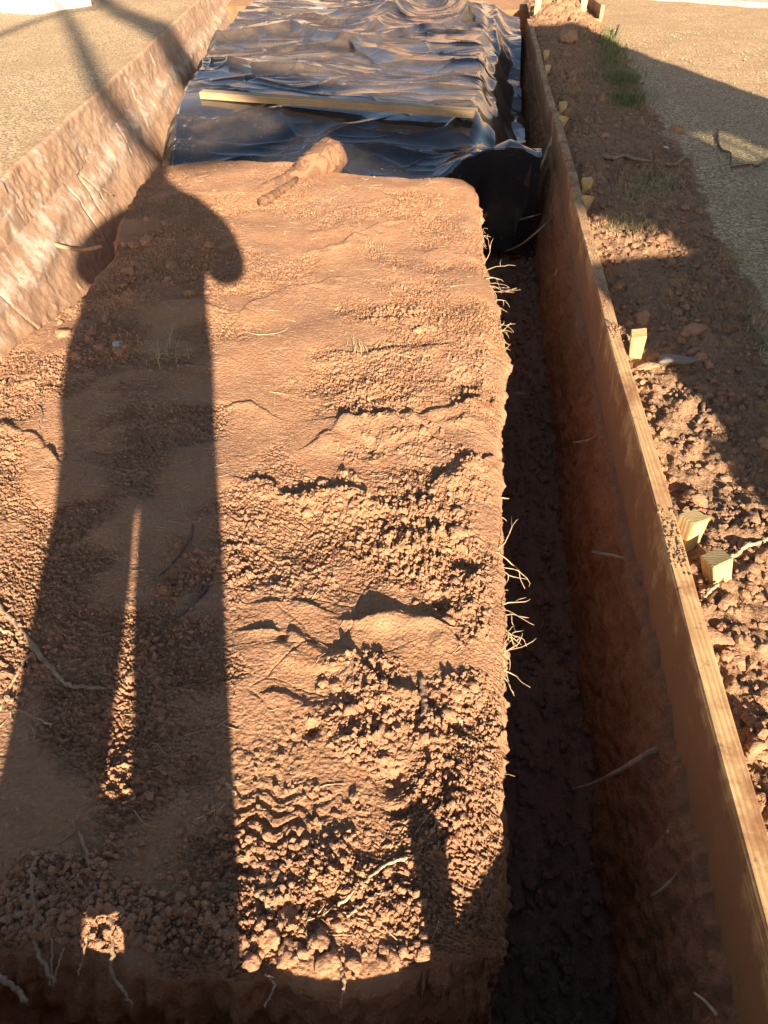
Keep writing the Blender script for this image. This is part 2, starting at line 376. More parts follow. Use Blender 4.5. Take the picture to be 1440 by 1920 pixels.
# ------------------------------------------------------------------ outlines of the excavation
def curve(pts, ax):
    a = np.array(sorted([(p[ax], p[1 - ax]) for p in pts])); return lambda t: np.interp(t, a[:, 0], a[:, 1])
XR = curve([(0.135, 0.30), (0.135, 0.68), (0.14, 0.79), (0.14, 0.97), (0.142, 1.2), (0.138, 1.46), (0.13, 1.76), (0.14, 1.96), (0.16, 2.38), (0.14, 2.73), (0.075, 3.34), (0.055, 3.84), (0.04, 4.08), (0.02, 4.16), (0.02, 4.5)], 1)
XL = curve([(-1.45, 0.0), (-1.59, 2.22), (-1.53, 2.54), (-1.55, 2.97), (-1.70, 3.49), (-1.78, 3.9), (-1.81, 4.39), (-1.82, 4.6)], 1)
YF = lambda x: 0.355 + 0.11 * sst(-0.14, 0.15, x) + 0.015 * pn(np.asarray(x) * 7, 0.3, 3) + 0.010 * pn(np.asarray(x) * 21, 0.7, 9) + 0.006 * pn(np.asarray(x) * 55, 0.7, 10)
YB = curve([(-1.85, 4.43), (-1.37, 4.39), (-0.97, 4.36), (-0.7, 4.21), (-0.35, 4.17), (-0.04, 4.17), (0.2, 4.16)], 0)
FLOOR = -0.60
def seg_dist(x, y, pts):
    """signed distance to a polyline (positive on the far side) """
    best = np.full(np.shape(x), 1e9); sg = np.zeros(np.shape(x))
    for (ax, ay), (bx, by) in zip(pts[:-1], pts[1:]):
        dx, dy = bx - ax, by - ay; L2 = dx * dx + dy * dy
        t = np.clip(((x - ax) * dx + (y - ay) * dy) / L2, 0, 1)
        ex, ey = x - ax - t * dx, y - ay - t * dy; d = np.sqrt(ex * ex + ey * ey)
        s = np.sign(dx * ey - dy * ex); m = d < best
        best = np.where(m, d, best); sg = np.where(m, s, sg)
    return best, sg
def px_line(pp, z=0.0): return [tuple(P(a, b, z)[:2]) for a, b in pp]
# crumbly patches (pixel x, y, rx, ry, strength), pits, and raised tongues of torn soil
CRUMB = [(620, 930, 120, 40, .9), (780, 1000, 150, 110, 1.0), (880, 900, 60, 60, .8), (700, 1340, 130, 110, 1.0), (850, 1360, 90, 110, .9), (640, 1660, 190, 100, .8),
         (840, 1460, 90, 70, .9), (860, 1130, 80, 70, .9), (730, 590, 90, 20, .6), (880, 700, 60, 90, .5), (700, 760, 120, 40, .55), (310, 480, 130, 90, 1.0), (200, 640, 90, 50, 1.1),
         (270, 1740, 230, 110, 1.2), (60, 1720, 100, 100, 1.1), (330, 1200, 60, 40, .7), (350, 1060, 60, 50, .8), (40, 1250, 80, 120, .6), (440, 1060, 60, 40, .5), (560, 1080, 90, 60, .5),
         (450, 1740, 120, 90, 1.1), (750, 830, 140, 40, .6), (860, 1550, 90, 60, .9), (40, 720, 100, 60, .4)]
PITS = [(868, 712, 26, 11, .05), (545, 918, 26, 12, .035), (862, 1040, 30, 20, .06), (600, 1362, 18, 16, .05), (722, 1450, 24, 26, .055), (520, 1195, 12, 14, .04), (745, 1500, 30, 12, .03),
        (830, 1120, 16, 20, .05), (640, 1700, 40, 14, .03), (370, 1080, 40, 40, .05), (700, 830, 24, 10, .03), (848, 990, 20, 8, .03), (790, 1330, 14, 16, .03), (880, 1340, 22, 18, .04), (530, 1710, 40, 14, .03), (450, 1640, 24, 12, .03)]
RIDGE = [([(500, 905), (560, 925), (640, 915), (690, 930)], .030, .07, .012), ([(690, 785), (780, 782), (870, 765), (935, 740)], .028, .10, .012), ([(520, 1190), (600, 1215), (650, 1240), (720, 1290), (785, 1318)], .026, .06, .012),
         ([(690, 1155), (750, 1150), (820, 1185)], .030, .05, .012), ([(430, 760), (470, 752), (500, 765)], .012, .05, .006),
         ([(460, 580), (520, 545), (640, 520)], .012, .08, .008), ([(600, 470), (660, 450), (740, 420)], .016, .06, .010), ([(700, 600), (760, 600), (800, 610)], .022, .05, .01), ([(630, 665), (690, 660), (820, 655)], .016, .06, .01),
         ([(840, 890), (870, 870), (930, 850)], .03, .06, .012), ([(600, 820), (640, 790), (660, 770)], .016, .05, .008), ([(545, 1320), (640, 1330)], .01, .05, .008), ([(0, 800), (60, 830), (100, 850)], .02, .07, .01),
         ([(0, 700), (60, 715), (115, 735)], .014, .05, .008), ([(820, 470), (900, 475)], .012, .06, .008), ([(120, 560), (200, 545), (300, 560), (380, 575)], .02, .10, .02), ([(500, 1130), (580, 1140)], .012, .05, .008)]
_bl = [(tuple(P(a, b)[:2]), abs(P(a + rx, b)[0] - P(a, b)[0]), abs(P(a, b - ry)[1] - P(a, b)[1]), s) for a, b, rx, ry, s in CRUMB]
_pt = [(tuple(P(a, b)[:2]), abs(P(a + rx, b)[0] - P(a, b)[0]), abs(P(a, b - ry)[1] - P(a, b)[1]), s) for a, b, rx, ry, s in PITS]
_rg = [(px_line(p), h, wf, wb) for p, h, wf, wb in RIDGE]
def crumb_mask(x, y):
    m = np.zeros(np.shape(x))
    wx = x + 0.05 * pn(x * 9, y * 9, 91); wy = y + 0.08 * pn(x * 9 + 40, y * 9, 92)
    for (cx, cy), rx, ry, s in _bl:
        m = np.maximum(m, s * (1 - sst(0.45, 1.15, np.sqrt(((wx - cx) / rx) ** 2 + ((wy - cy) / ry) ** 2))))
    return np.clip(0.85 * m + 0.22 * sst(0.15, 0.55, fbm(x * 2.6, y * 2.6, 3, 77)), 0, 1.05)
def top_z(x, y):
    x = np.asarray(x, float); y = np.asarray(y, float)
    z = 0.016 * fbm(x * 1.4, y * 1.4, 3, 1) + 0.006 * pn(x * 5, y * 5, 4)
    m = crumb_mask(x, y)
    wx = x + 0.03 * pn(x * 8, y * 8, 21); wy = y + 0.03 * pn(x * 8, y * 8, 22)
    # torn, smeared flakes running across the dig: thin shelves with sharp lips, here and there
    fm = sst(-0.15, 0.35, fbm(x * 2.6, y * 2.6, 3, 29)) * 0.95 + 0.08
    t = fbm(wx * 4.0 + wy * 1.5, wy * 10, 4, 31, 0.62) * 4.0; fr = t - np.floor(t)
    z = z + 0.0085 * fm * (sst(0.94, 1.0, fr) - fr) * (0.4 + 1.1 * _hash(np.floor(t), np.floor(t), 3))
    t2 = fbm(wx * 13 - wy * 6, wy * 25, 4, 35, 0.6) * 2.6; f2 = t2 - np.floor(t2)
    z = z + 0.0078 * (0.10 + 0.9 * fm) * (sst(0.90, 1.0, f2) - f2)
    t3 = fbm(wx * 42 + wy * 11, wy * 60, 3, 37, 0.6) * 2.0; f3 = t3 - np.floor(t3)
    z = z + 0.0030 * (0.12 + 0.8 * fm) * (sst(0.85, 1.0, f3) - f3)
    # cracks
    a, b, _c = worley(wx * 6.5, wy * 9, 51); cr = 1 - sst(0.0, 0.04, b - a)
    z = z - 0.003 * cr * sst(0.15, 0.4, pn(x * 2.2, y * 2.2, 53))
    # crumbs
    vx = wx + 0.006 * pn(x * 55, y * 55, 68) + 0.003 * pn(x * 130, y * 130, 69); vy = wy + 0.006 * pn(x * 55 + 9, y * 55, 70) + 0.003 * pn(x * 130 + 5, y * 130, 71)
    z = z + m * m * 0.020 * lumps(vx * 26, vy * 26, 61, .55, 1.0) + (0.06 + m) * 0.012 * lumps(vx * 55, vy * 55, 63, .35, 1.0) + (0.05 + 0.10 * fm + m) * 0.0060 * lumps(vx * 115, vy * 115, 64, .3, .95)
    z = z + m * 0.009 * fbm(x * 11, y * 11, 3, 65)
    z = z + 0.0024 * fbm(x * 80, y * 100, 3, 67, .7) * (0.25 + 0.5 * fm + m)
    for (cx, cy), rx, ry, s in _pt:
        r2 = ((wx - cx) / rx) ** 2 + ((wy - cy) / ry) ** 2; z = z - 0.5 * s * np.exp(-r2 * 1.2)
    for pl, h, wf, wb in _rg:
        lo = np.array(pl); k = (x > lo[:, 0].min() - .2) & (x < lo[:, 0].max() + .2) & (y > lo[:, 1].min() - .25) & (y < lo[:, 1].max() + .25)
        if not k.any(): continue
        d, s = seg_dist(wx[k], wy[k], pl); w = np.where(s > 0, wb, wf)
        z[k] += 0.8 * h * np.exp(-(d / w) ** 2) * (0.75 + 0.5 * pn(wx[k] * 20, wy[k] * 20, 95))
    # a sole print and tread marks
    cx, cy = P(235, 1345)[:2]; q = np.sqrt(((x - cx) / 0.042) ** 2 + ((y - cy) / 0.12) ** 2)
    z = z - 0.007 * (1 - sst(0.8, 1.0, q)) + 0.004 * np.exp(-((q - 1.1) / 0.12) ** 2)
    cx, cy = P(500, 1545)[:2]; q = np.exp(-(((x - cx) / 0.10) ** 2 + ((y - cy) / 0.06) ** 2))
    z = z + q * 0.004 * np.sign(np.sin(y * 230 + 2.2 * np.sin(x * 95)))
    cx, cy = P(230, 1500)[:2]; q = np.exp(-(((x - cx) / 0.05) ** 2 + ((y - cy) / 0.06) ** 2))
    z = z + q * 0.004 * np.sign(np.sin(y * 230 + 2.2 * np.sin(x * 95)))
    # left shoulder of the block sags to the side trench; low swell towards the far end
    z = z - 0.05 * (1 - sst(0.0, 0.35, x - XL(y))) + 0.02 * sst(3.0, 4.2, y)
    z = z - 0.03 * (1 - sst(0.0, 0.09, XR(y) - x)) - 0.03 * sst(-0.02, 0.16, x) * (1 - sst(0.50, 0.72, y))
    return z
TOPG = Grid(top_z, -2.0, 0.3, 0.2, 4.7, 0.006)
def edge_round(d, r): 
    d = np.clip(d, 0, r); return r - np.sqrt(np.maximum(r * r - (r - d) ** 2, 0))

# ------------------------------------------------------------------ the ground far around (one sheet with the excavation left open)
def ground_sheet():
    xs = np.array([-600, -120, -30, -8, -3.6, 0.95, 8, 30, 120, 600.]); ys = np.array([-600, -120, -30, -6, 0.0, 11.4, 16, 40, 150, 600.])
    X, Y = np.meshgrid(xs, ys); V = np.stack([X, Y, np.full_like(X, 0.0)], -1).reshape(-1, 3)
    f = [q for q in grid_faces(len(ys), len(xs))]
    keep = []
    for q in f:
        c = V[q].mean(0)
        if not (-3.6 < c[0] < 0.95 and 0.0 < c[1] < 11.4): keep.append(q)
    return mk('ground', V, np.array(keep), M['soil'])
tag(ground_sheet(), 'bare orange earth around the excavation', kind='structure')

# block of undug soil in the middle
def soil_block():
    nw = 46
    ny, nx = 1180, 640
    k = np.linspace(0, 1, ny); k = (np.exp(1.35 * k) - 1) / (math.exp(1.35) - 1)
    ty = np.concatenate([np.zeros(nw), k, np.ones(20)]); hy = np.concatenate([np.linspace(0, 1, nw + 1)[:-1], np.ones(ny), np.linspace(1, 0, 20)])
    tx = np.concatenate([np.zeros(nw), 1 - np.linspace(1, 0, nx) ** 1.35, np.ones(nw)]); hx = np.concatenate([np.linspace(0, 1, nw + 1)[:-1], np.ones(nx), np.linspace(1, 0, nw + 1)[1:]])
    TX, TY = np.meshgrid(tx, ty); HX, HY = np.meshgrid(hx, hy)
    yr = YF(-0.4) + TY * (4.3 - YF(-0.4))
    xl = XL(yr) + 0.018 * pn(yr * 4, 0, 5) + 0.008 * pn(yr * 17, 0, 6); xr = XR(yr) + 0.010 * pn(yr * 9, 5, 7) + 0.005 * fbm(yr * 28, 1 + 0 * yr, 3, 8, .7)
    X = xl + TX * (xr - xl)
    yf = YF(X); yb = YB(X); Y = yf + TY * (yb - yf)
    Z = top_z(X, Y)
    ed = np.minimum(np.minimum(X - xl, xr - X), np.minimum((Y - yf) * 0.8, yb - Y))
    Z = Z - edge_round(ed, 0.028)
    H = np.minimum(HX, HY)
    Z = FLOOR - 0.03 + (Z - FLOOR + 0.03) * H
    wall = 1 - H
    nz = 0.022 * fbm(Y * 7, Z * 7, 4, 12) + 0.012 * fbm(Y * 30, Z * 30, 3, 14) - 0.02 * wall
    X = X + np.where(HX < 1, np.where(TX > 0.5, nz + 0.03 * wall, -nz - 0.06 * wall), 0)
    nf = 0.03 * fbm(X * 7, Z * 7, 4, 13) + 0.014 * fbm(X * 32, Z * 32, 3, 15)
    Y = Y + np.where(HY < 1, np.where(TY < 0.5, -nf - 0.05 * wall, nf + 0.03 * wall), 0)
    return surf('soil_block', X, Y, Z, M['soil'])
BLOCK = tag(soil_block(), 'flat block of sunlit orange soil left standing between the trenches', kind='structure')

# trench floors
def trench_floor():
    X, Y = np.meshgrid(np.linspace(-0.02, 0.98, 200), 0.02 + 11.6 * np.linspace(0, 1, 600) ** 1.5)
    a, b, c = worley(X * 24, Y * 24, 71); Z = FLOOR + 0.012 * fbm(X * 4, Y * 4, 3, 72) + 0.022 * c * (1 - sst(0, .6, a)) + 0.006 * fbm(X * 40, Y * 40, 2, 73)
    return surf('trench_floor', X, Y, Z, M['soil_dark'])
tag(trench_floor(), 'dark crumbly floor of the footing trench', kind='structure')
def side_floor():
    X, Y = np.meshgrid(np.linspace(-2.75, -1.35, 140), np.linspace(-0.1, 7.0, 300)); Z = FLOOR + 0.03 * fbm(X * 5, Y * 5, 4, 75)
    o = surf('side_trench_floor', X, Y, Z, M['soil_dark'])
    X, Y = np.meshgrid(np.linspace(-1.9, 0.45, 160), np.linspace(-0.02, 0.5, 60)); Z = FLOOR - 0.012 + 0.03 * fbm(X * 6, Y * 6, 4, 76) + 0.012 * pn(X * 40, Y * 40, 78)
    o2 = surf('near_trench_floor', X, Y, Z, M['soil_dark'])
    return o, o2
for _o in side_floor(): tag(_o, 'dark soil floor of the cross trench', kind='structure')

# right-hand trench wall below the form boards
BX = 0.466
def trench_wall():
    y = np.concatenate([-0.05 + 10.0 * np.linspace(0, 1, 900) ** 1.5]); t = np.linspace(0, 1, 110)
    Yg, T = np.meshgrid(y, t)
    lip = -0.040 + 0.030 * fbm(Yg * 2.2, 0 * Yg, 4, 81) + 0.020 * fbm(Yg * 13, 0 * Yg, 4, 83, .65) - 0.03 * sst(0.6, 2.2, Yg) * (1 - sst(2.6, 4.5, Yg))
    lip = np.maximum(lip, -0.068)
    Z = FLOOR - 0.02 + (lip - FLOOR + 0.02) * T
    X = BX - 0.002 - 0.030 * (1 - T) - 0.012 * sst(0.0, 0.06, 1 - T) + 0.016 * fbm(Yg * 6, Z * 6, 4, 84) * sst(0.0, 0.12, 1 - T) + 0.007 * fbm(Yg * 34, Z * 34, 3, 85) * sst(0.0, 0.05, 1 - T)
    X = np.minimum(X, BX - 0.0025); X = X + 0.018 * sst(0.955, 1.0, T)
    return surf('trench_wall', X, Yg, Z, M['soil_red'])
tag(trench_wall(), 'raw red clay wall of the trench under the form boards', kind='structure')
def far_bank():
    X, T = np.meshgrid(np.linspace(-3.7, 1.0, 240), np.linspace(0, 1, 40)); Z = FLOOR - 0.05 + 0.66 * T; Y = 11.38 + 0.05 * fbm(X * 3, Z * 3, 4, 94) - 0.06 * (1 - T)
    return surf('far_bank', X, Y, Z, M['soil_red'])
tag(far_bank(), 'red earth face closing the far end of the excavation', kind='structure')
def near_bank():
    X, T = np.meshgrid(np.linspace(-2.2, 0.5, 160), np.linspace(0, 1, 40)); Z = FLOOR - 0.02 + (0.62) * T
    Y = 0.03 + 0.02 * fbm(X * 6, Z * 6, 3, 88) - 0.03
    surf_o = surf('near_bank', X, Y, Z - 0.01, M['soil_red'], True)
    X, Y = np.meshgrid(np.linspace(-2.4, 0.96, 120), np.linspace(-2.2, 0.015, 90)); Z = 0.004 + 0.012 * np.abs(fbm(X * 5, Y * 5, 4, 89))
    surf('bank_top', X, Y, Z, M['soil_bank'], parent=surf_o)
    return surf_o
tag(near_bank(), 'shaded earth bank at the near end of the trench', kind='structure')

# ------------------------------------------------------------------ patio slab and the bank under it
E0 = np.array([-2.01, 3.16]); E1 = np.array([-2.63, 6.70]); ED = (E1 - E0) / np.linalg.norm(E1 - E0); EN = np.array([ED[1], -ED[0]])   # EN points to the trench
SLAB_Z = 0.23
def slab():
    s = np.concatenate([np.linspace(-3.6, 0, 140), 9.5 * np.linspace(0, 1, 420)[1:] ** 1.35])
    prof = [(-9, 0.0), (-6, 0), (-4, 0), (-2.5, 0)] + [(-2.5 + 2.48 * t, 0.0) for t in np.linspace(0, 1, 130)[1:]] + [(-0.012, -.001), (-0.005, -.005), (0.0, -.013), (0.004, -0.03)] + [(0.004 + 0.060 * t, -0.03 - 0.17 * t) for t in np.linspace(0, 1, 34)[1:]] + [(.03, -0.22), (-.2, -.24)]
    prof = np.array(prof)
    Sg, K = np.meshgrid(s, np.arange(len(prof)), indexing='ij')
    d = prof[K, 0]; z = prof[K, 1]
    near = sst(-0.10, -0.01, d)
    wob = 0.012 * fbm(Sg * 2, z * 3, 3, 101) + 0.004 * fbm(Sg * 22, z * 22, 3, 103)
    d2 = d + near * wob
    X = E0[0] + ED[0] * Sg + EN[0] * d2; Y = E0[1] + ED[1] * Sg + EN[1] * d2
    Z = SLAB_Z + z - near * 0.010 * np.abs(fbm(Sg * 5, 0 * Sg, 3, 104)) * (z > -0.1)
    o = surf('patio_slab', X, Y, Z, M['slab'], True)
    o.data.materials.append(M['bank'])
    fz = np.repeat((np.arange(len(prof) - 1) >= len(prof) - 40)[None, :], len(s) - 1, 0).ravel()
    o.data.polygons.foreach_set('material_index', fz.astype(np.int32))
    return o
tag(slab(), 'tan exposed aggregate patio slab with a rough broken edge', kind='structure')
def earth_bank():
    s = np.concatenate([np.linspace(-3.6, -1.2, 40), np.linspace(-1.2, 0, 160)[1:], 9.5 * np.linspace(0, 1, 620)[1:] ** 1.35]); t = np.linspace(0, 1, 130)
    Sg, T = np.meshgrid(s, t, indexing='ij'); Z = 0.05 + (FLOOR - 0.07) * T
    led = 0.014 * np.exp(-((Z + 0.045 + 0.05 * pn(Sg * 1.3, 0 * Sg, 110)) / 0.045) ** 2)
    d = 0.060 + led + 0.50 * (0.05 - Z) + 0.010 * fbm(Sg * 2.6, Z * 4.5, 4, 111) * sst(0.06, -0.06, Z) + 0.0015 * fbm(Sg * 14, Z * 20, 3, 113) + 0.004 * sst(-0.05, -0.25, Z) * lumps(Sg * 28 + pn(Sg * 40, Z * 40, 117) * .2, Z * 22, 118, .45) + 0.0010 * lumps(Sg * 70, Z * 60, 119, .3)
    d = d - 0.012 * (1 - sst(0.0, 0.05, np.abs(pn(Sg * 5, Z * 1.6, 115)))) * sst(0.1, 0.4, pn(Sg * 2, Z * 2, 116))
    X = E0[0] + ED[0] * Sg + EN[0] * d; Y = E0[1] + ED[1] * Sg + EN[1] * d
    return surf('earth_bank', X, Y, Z, M['bank'], True)
tag(earth_bank(), 'lime-splashed orange earth face under the patio slab edge', kind='structure')

# ------------------------------------------------------------------ gravel drive, far road, verge soil
XG = curve([(1.05, -3), (1.0, 1.2), (1.01, 2.38), (1.06, 2.72), (1.09, 3.65), (1.17, 4.54), (1.15, 5.6), (1.24, 6.77), (1.27, 9.86), (1.3, 12)], 1)
GZ = 0.045
def gravel():
    y = np.linspace(-9, 12.6, 320); t = np.concatenate([np.linspace(0, 0.12, 60), 0.12 + 0.88 * np.linspace(0, 1, 60)[1:] ** 1.5])
    Yg, T = np.meshgrid(y, t, indexing='ij'); x0 = XG(Yg) - 0.14 + 0.05 * fbm(Yg * 3, 0 * Yg, 3, 121)
    X = x0 + T * (26 - x0); Z = GZ + 0.008 * fbm(X * 2.5, Yg * 2.5, 3, 122) - 0.03 * (1 - sst(0, 0.006, T))
    return surf('gravel_drive', X, Yg, Z, M['gravel'], True)
tag(gravel(), 'orange pea gravel drive, partly in shadow', kind='structure')
_a = P(1230, -2, .06); _b = P(1440, 13, .06); _dd = (_b - _a) / np.linalg.norm(_b - _a); _pp = np.array([-_dd[1], _dd[0], 0])
def road():
    V = []
    for q in (-12, 30):
        for w, z in ((0, 0.03), (0.0, 0.10), (5, 0.10)): V.append(_a + _dd * q + _pp * w + np.array([0, 0, z - 0.06]))
    return mk('road', V, [(0, 3, 4, 1), (1, 4, 5, 2)], M['road'], None, False)
tag(road(), 'strip of pale concrete beyond the gravel', kind='structure')
def verge_z(x, y):
    x = np.asarray(x, float); y = np.asarray(y, float)
    e = XG(y) - x                                    # distance to the gravel edge
    m = np.clip(0.55 + 0.9 * fbm(x * 2.4, y * 1.7, 3, 131), 0.15, 1.2)
    wx = x + 0.02 * pn(x * 12, y * 12, 132); wy = y + 0.02 * pn(x * 12, y * 12, 133)
    z = 0.052 + 0.020 * fbm(x * 2.8, y * 2.1, 3, 134)
    wx = wx + 0.006 * pn(x * 50, y * 50, 142) + 0.003 * pn(x * 120, y * 120, 143); wy = wy + 0.006 * pn(x * 50 + 7, y * 50, 144) + 0.003 * pn(x * 120 + 7, y * 120, 145)
    z = z + m * (0.028 * lumps(wx * 9, wy * 9, 135, .3) + 0.024 * lumps(wx * 24, wy * 24, 136, .35) + 0.013 * lumps(wx * 55, wy * 55, 137, .1)) + 0.005 * lumps(wx * 120, wy * 120, 140, .1)
    z = z + 0.010 * fbm(x * 18, y * 18, 4, 138, .6)
    z = z - 0.03 * (1 - sst(0.0, 0.10, x - 0.505)) * (0.6 + 0.6 * pn(y * 2.3, 0 * y, 139))
    z = z * sst(-0.16, 0.12, e) + (GZ - 0.02) * (1 - sst(-0.16, 0.12, e))
    z = z + 0.16 * np.exp(-(((x - 0.8) / 0.35) ** 2 + ((y - 10.4) / 0.9) ** 2)) * (1 + 0.4 * fbm(x * 5, y * 5, 3, 141))
    return z
VERG = Grid(verge_z, 0.4, 1.6, -1.0, 12.0, 0.01)
def verge():
    y = np.concatenate([np.linspace(-2.2, 0.4, 120), 0.4 + 11.6 * np.linspace(0, 1, 900)[1:] ** 1.7]); t = np.linspace(0, 1, 270)
    Yg, T = np.meshgrid(y, t, indexing='ij'); X = 0.507 + T * 0.98
    return surf('soil_verge', X, Yg, verge_z(X, Yg), M['soil_bank'], True)
tag(verge(), 'churned lumpy soil strip between the form boards and the gravel', kind='structure')

# ------------------------------------------------------------------ form boards along the trench
def form_board(y0, y1, zt, x0, mat, label, tilt=0.0, th=0.042, hgt=0.19):
    bm = bmesh.new(); n = max(6, int((y1 - y0) / 0.12))
    rows = []
    for i in range(n + 1):
        y = y0 + (y1 - y0) * i / n; w = 0.004 * math.sin(y * 1.7) + 0.002 * math.sin(y * 5.1)
        rows.append([bm.verts.new((x0 + w + a, y - (y0 + y1) / 2, zt + b)) for a, b in ((0, -hgt), (0.0, -0.004), (0.004, 0.0), (th - 0.004, 0.0), (th, -0.004), (th, -hgt))])
    for a, b in zip(rows[:-1], rows[1:]):
        for k in range(6):
            bm.faces.new((a[k], a[(k + 1) % 6], b[(k + 1) % 6], b[k]))
    bm.faces.new(rows[0]); bm.faces.new(rows[-1][::-1])
    o = bm_obj('form_board', bm, mat); o.location = (0, (y0 + y1) / 2, 0); o.data.materials.append(M['board_face'])
    for p_ in o.data.polygons:
        if p_.normal.x < -.6: p_.material_index = 1
    return tag(o, label, 'board', 'timber form boards edging the trench')
form_board(-1.6, 2.325, 0.112, BX, M['board'], 'nearest long pine form board with sunlit grained top edge beside the trench')
form_board(2.331, 5.38, 0.104, BX + 0.004, M['board_dirty'], 'middle mud-spattered form board between the butt joint and the far board')
form_board(5.386, 9.75, 0.10, BX + 0.002, M['board_dirty'], 'farthest form board running up beside the black plastic')

# stakes nailed behind the boards
def stake_mesh(w, d, h, slant):
    bm = bmesh.new(); vs = box_bm(bm, (-w / 2, -d / 2, -0.38), (w / 2, d / 2, h))
    for v in vs:
        if v.co.z > -0.1: v.co.z += slant * v.co.x / w
        else: v.co.x *= 0.15; v.co.y *= 0.15
    bmesh.ops.bevel(bm, geom=bm.edges[:], offset=0.0018, segments=2, affect='EDGES')
    bmesh.ops.recalc_face_normals(bm, faces=bm.faces[:])
    me = bpy.data.meshes.new('stake'); bm.to_mesh(me); bm.free(); me.materials.append(M['stake']); return me
STK = [((0.545, 1.335, 0.128), 28, -8, 10, .046, .046, 'sunlit square stake leaning on the near board, bow-tie shadow on its face'),
       ((0.568, 1.215, 0.118), 20, -14, -10, .046, .050, 'squat pine block stake in front of the bow-tie shadowed one'),
       ((0.55, 2.215, 0.135), -6, 10, -4, .046, .046, 'lone bright stake just behind the board joint'),
       ((0.552, 3.86, 0.125), 12, 5, 6, .046, .040, 'upright shaded stake behind the middle board, above its leaning twin'),
       ((0.535, 3.63, 0.115), -28, -16, 10, .046, .046, 'leaning shaded stake against the middle board below its twin'),
       ((0.552, 5.50, 0.130), 8, 6, 4, .046, .040, 'upright pale stake where the middle and far boards meet'),
       ((0.535, 5.16, 0.118), -32, -22, 12, .046, .046, 'tipped pale stake lying against the end of the middle board'),
       ((0.552, 7.50, 0.130), 4, 3, 2, .046, .046, 'upright pale stake behind the far board'),
       ((0.537, 6.95, 0.105), -10, -24, 6, .046, .046, 'grey slanted stake behind the far board, below the upright one')]
for (x, y, z), rz, rx, ry, w, d, lab in STK:
    o = obj('stake', stake_mesh(w, d, 0.0, 0.008), None, None, (x, y, z), (R(rx), R(ry), R(rz)))
    tag(o, lab, 'stake', 'pine stakes behind the form boards')
# far stakes and second form beyond the verge
for (x, y, h, w), lab in (((0.575, 9.99, 0.22, .075), 'tall pale stake standing at the far end of the form boards'), ((1.09, 10.16, 0.34, .085), 'tallest yellow stake beside the far corner of the second form')):
    o = obj('stake', stake_mesh(w, 0.03, h, 0.01), None, None, (x, y, 0.05), (R(-3), R(2), R(4))); tag(o, lab, 'stake', 'tall stakes at the far end')
o = box('form_board', (-0.021, -1.2, -0.12), (0.021, 1.2, 0.16), M['board_dirty']); o.location = (1.20, 11.2, 0.05); o.rotation_euler = (0, 0, R(4)); tag(o, 'dark brown form board running away beyond the tallest stake', 'board')
o = box('form_board', (-0.13, -0.02, -0.1), (0.13, 0.02, 0.06), M['stake']); o.location = (1.15, 9.93, 0.03); o.rotation_euler = (0, 0, R(-8)); tag(o, 'short pale cross board at the grass corner by the tallest stake', 'board')

# ------------------------------------------------------------------ near-end form, rail and stake by the photographer's feet
o = box('form_board', (-1.35, -0.02, -0.16), (0.49, 0.02, 0.0), M['board_dirty']); o.location = (-0.02, 0.13, 0.098); tag(o, 'form board across the near end of the trench, below the frame, seen by its shadow', 'board')
bm = bmesh.new(); _v = box_bm(bm, (-0.20, -0.02, -0.10), (0.20, 0.02, 0.0))
for _q in _v:
    if _q.co.z > -.05: _q.co.z += 0.03 + 0.17 * _q.co.x
o = bm_obj('timber_offcut', bm, M['board_dirty'], None, .003); o.location = (0.30, 0.085, 0.115); tag(o, 'wedge of board leaning on the near form, seen only by its slanting shadow', 'offcut')
o = box('rail', (-0.55, -0.035, -0.016), (0.55, 0.035, 0.016), M['plank']); o.location = (-0.855, 0.125, 0.163); tag(o, 'loose rail above the near form board, seen only as a shadow band', 'rail')
o = box('stake', (-0.022, -0.022, -0.38), (0.022, 0.022, 0.20), M['stake']); o.location = (-0.325, 0.165, -0.0); tag(o, 'stake holding up the rail by the photographer, outside the frame', 'stake')
o = box('stake', (-0.024, -0.024, -0.45), (0.024, 0.024, 0.160), M['stake']); o.location = (0.118, 0.17, 0.02); o.rotation_euler = (0, R(12), 0); tag(o, 'stake whose short straight shadow falls on the block corner', 'stake')

# ------------------------------------------------------------------ black plastic sheet over the far mound
PXL = curve([(-1.66, 4.0), (-1.80, 4.4), (-1.97, 5.24), (-2.12, 6.0), (-2.32, 6.98), (-2.62, 9.0), (-2.9, 11.1), (-3.0, 12)], 1)
PZ = 0.12
FOLDS = [([(392, 78), (470, 72), (548, 60), (640, 92)], .11, .30, .05), ([(380, 112), (420, 120), (480, 130), (560, 138)], .07, .22, .03), ([(560, 98), (660, 92), (740, 72), (872, 38)], .06, .35, .03),
         ([(700, 60), (760, 10), (800, -8)], .12, .25, .10), ([(800, -5), (850, 15), (880, 36)], .15, .25, .06), ([(640, 50), (700, 38), (760, 20)], .06, .25, .06),
         ([(350, 212), (520, 198), (570, 230), (700, 210)], .025, .05, .03), ([(340, 245), (470, 235), (560, 240), (700, 232), (860, 245)], .03, .07, .035), ([(420, 262), (480, 258), (560, 280)], .035, .06, .025), ([(545, 245), (608, 246), (660, 262)], .05, .07, .035),
         ([(640, 150), (740, 130), (880, 140)], .03, .14, .04), ([(560, 150), (640, 165), (760, 160), (860, 165)], .03, .12, .04), ([(620, 118), (760, 112), (880, 118)], .035, .2, .05), ([(450, 30), (560, 45), (640, 25), (740, 30)], .05, .35, .08), ([(480, 160), (560, 168), (640, 160)], .035, .12, .04), ([(700, 255), (790, 268), (870, 258)], .025, .05, .03)]
_fl = [([tuple(P(a, max(b, -30), PZ)[:2]) for a, b in p], h, wb, wf) for p, h, wb, wf in FOLDS]
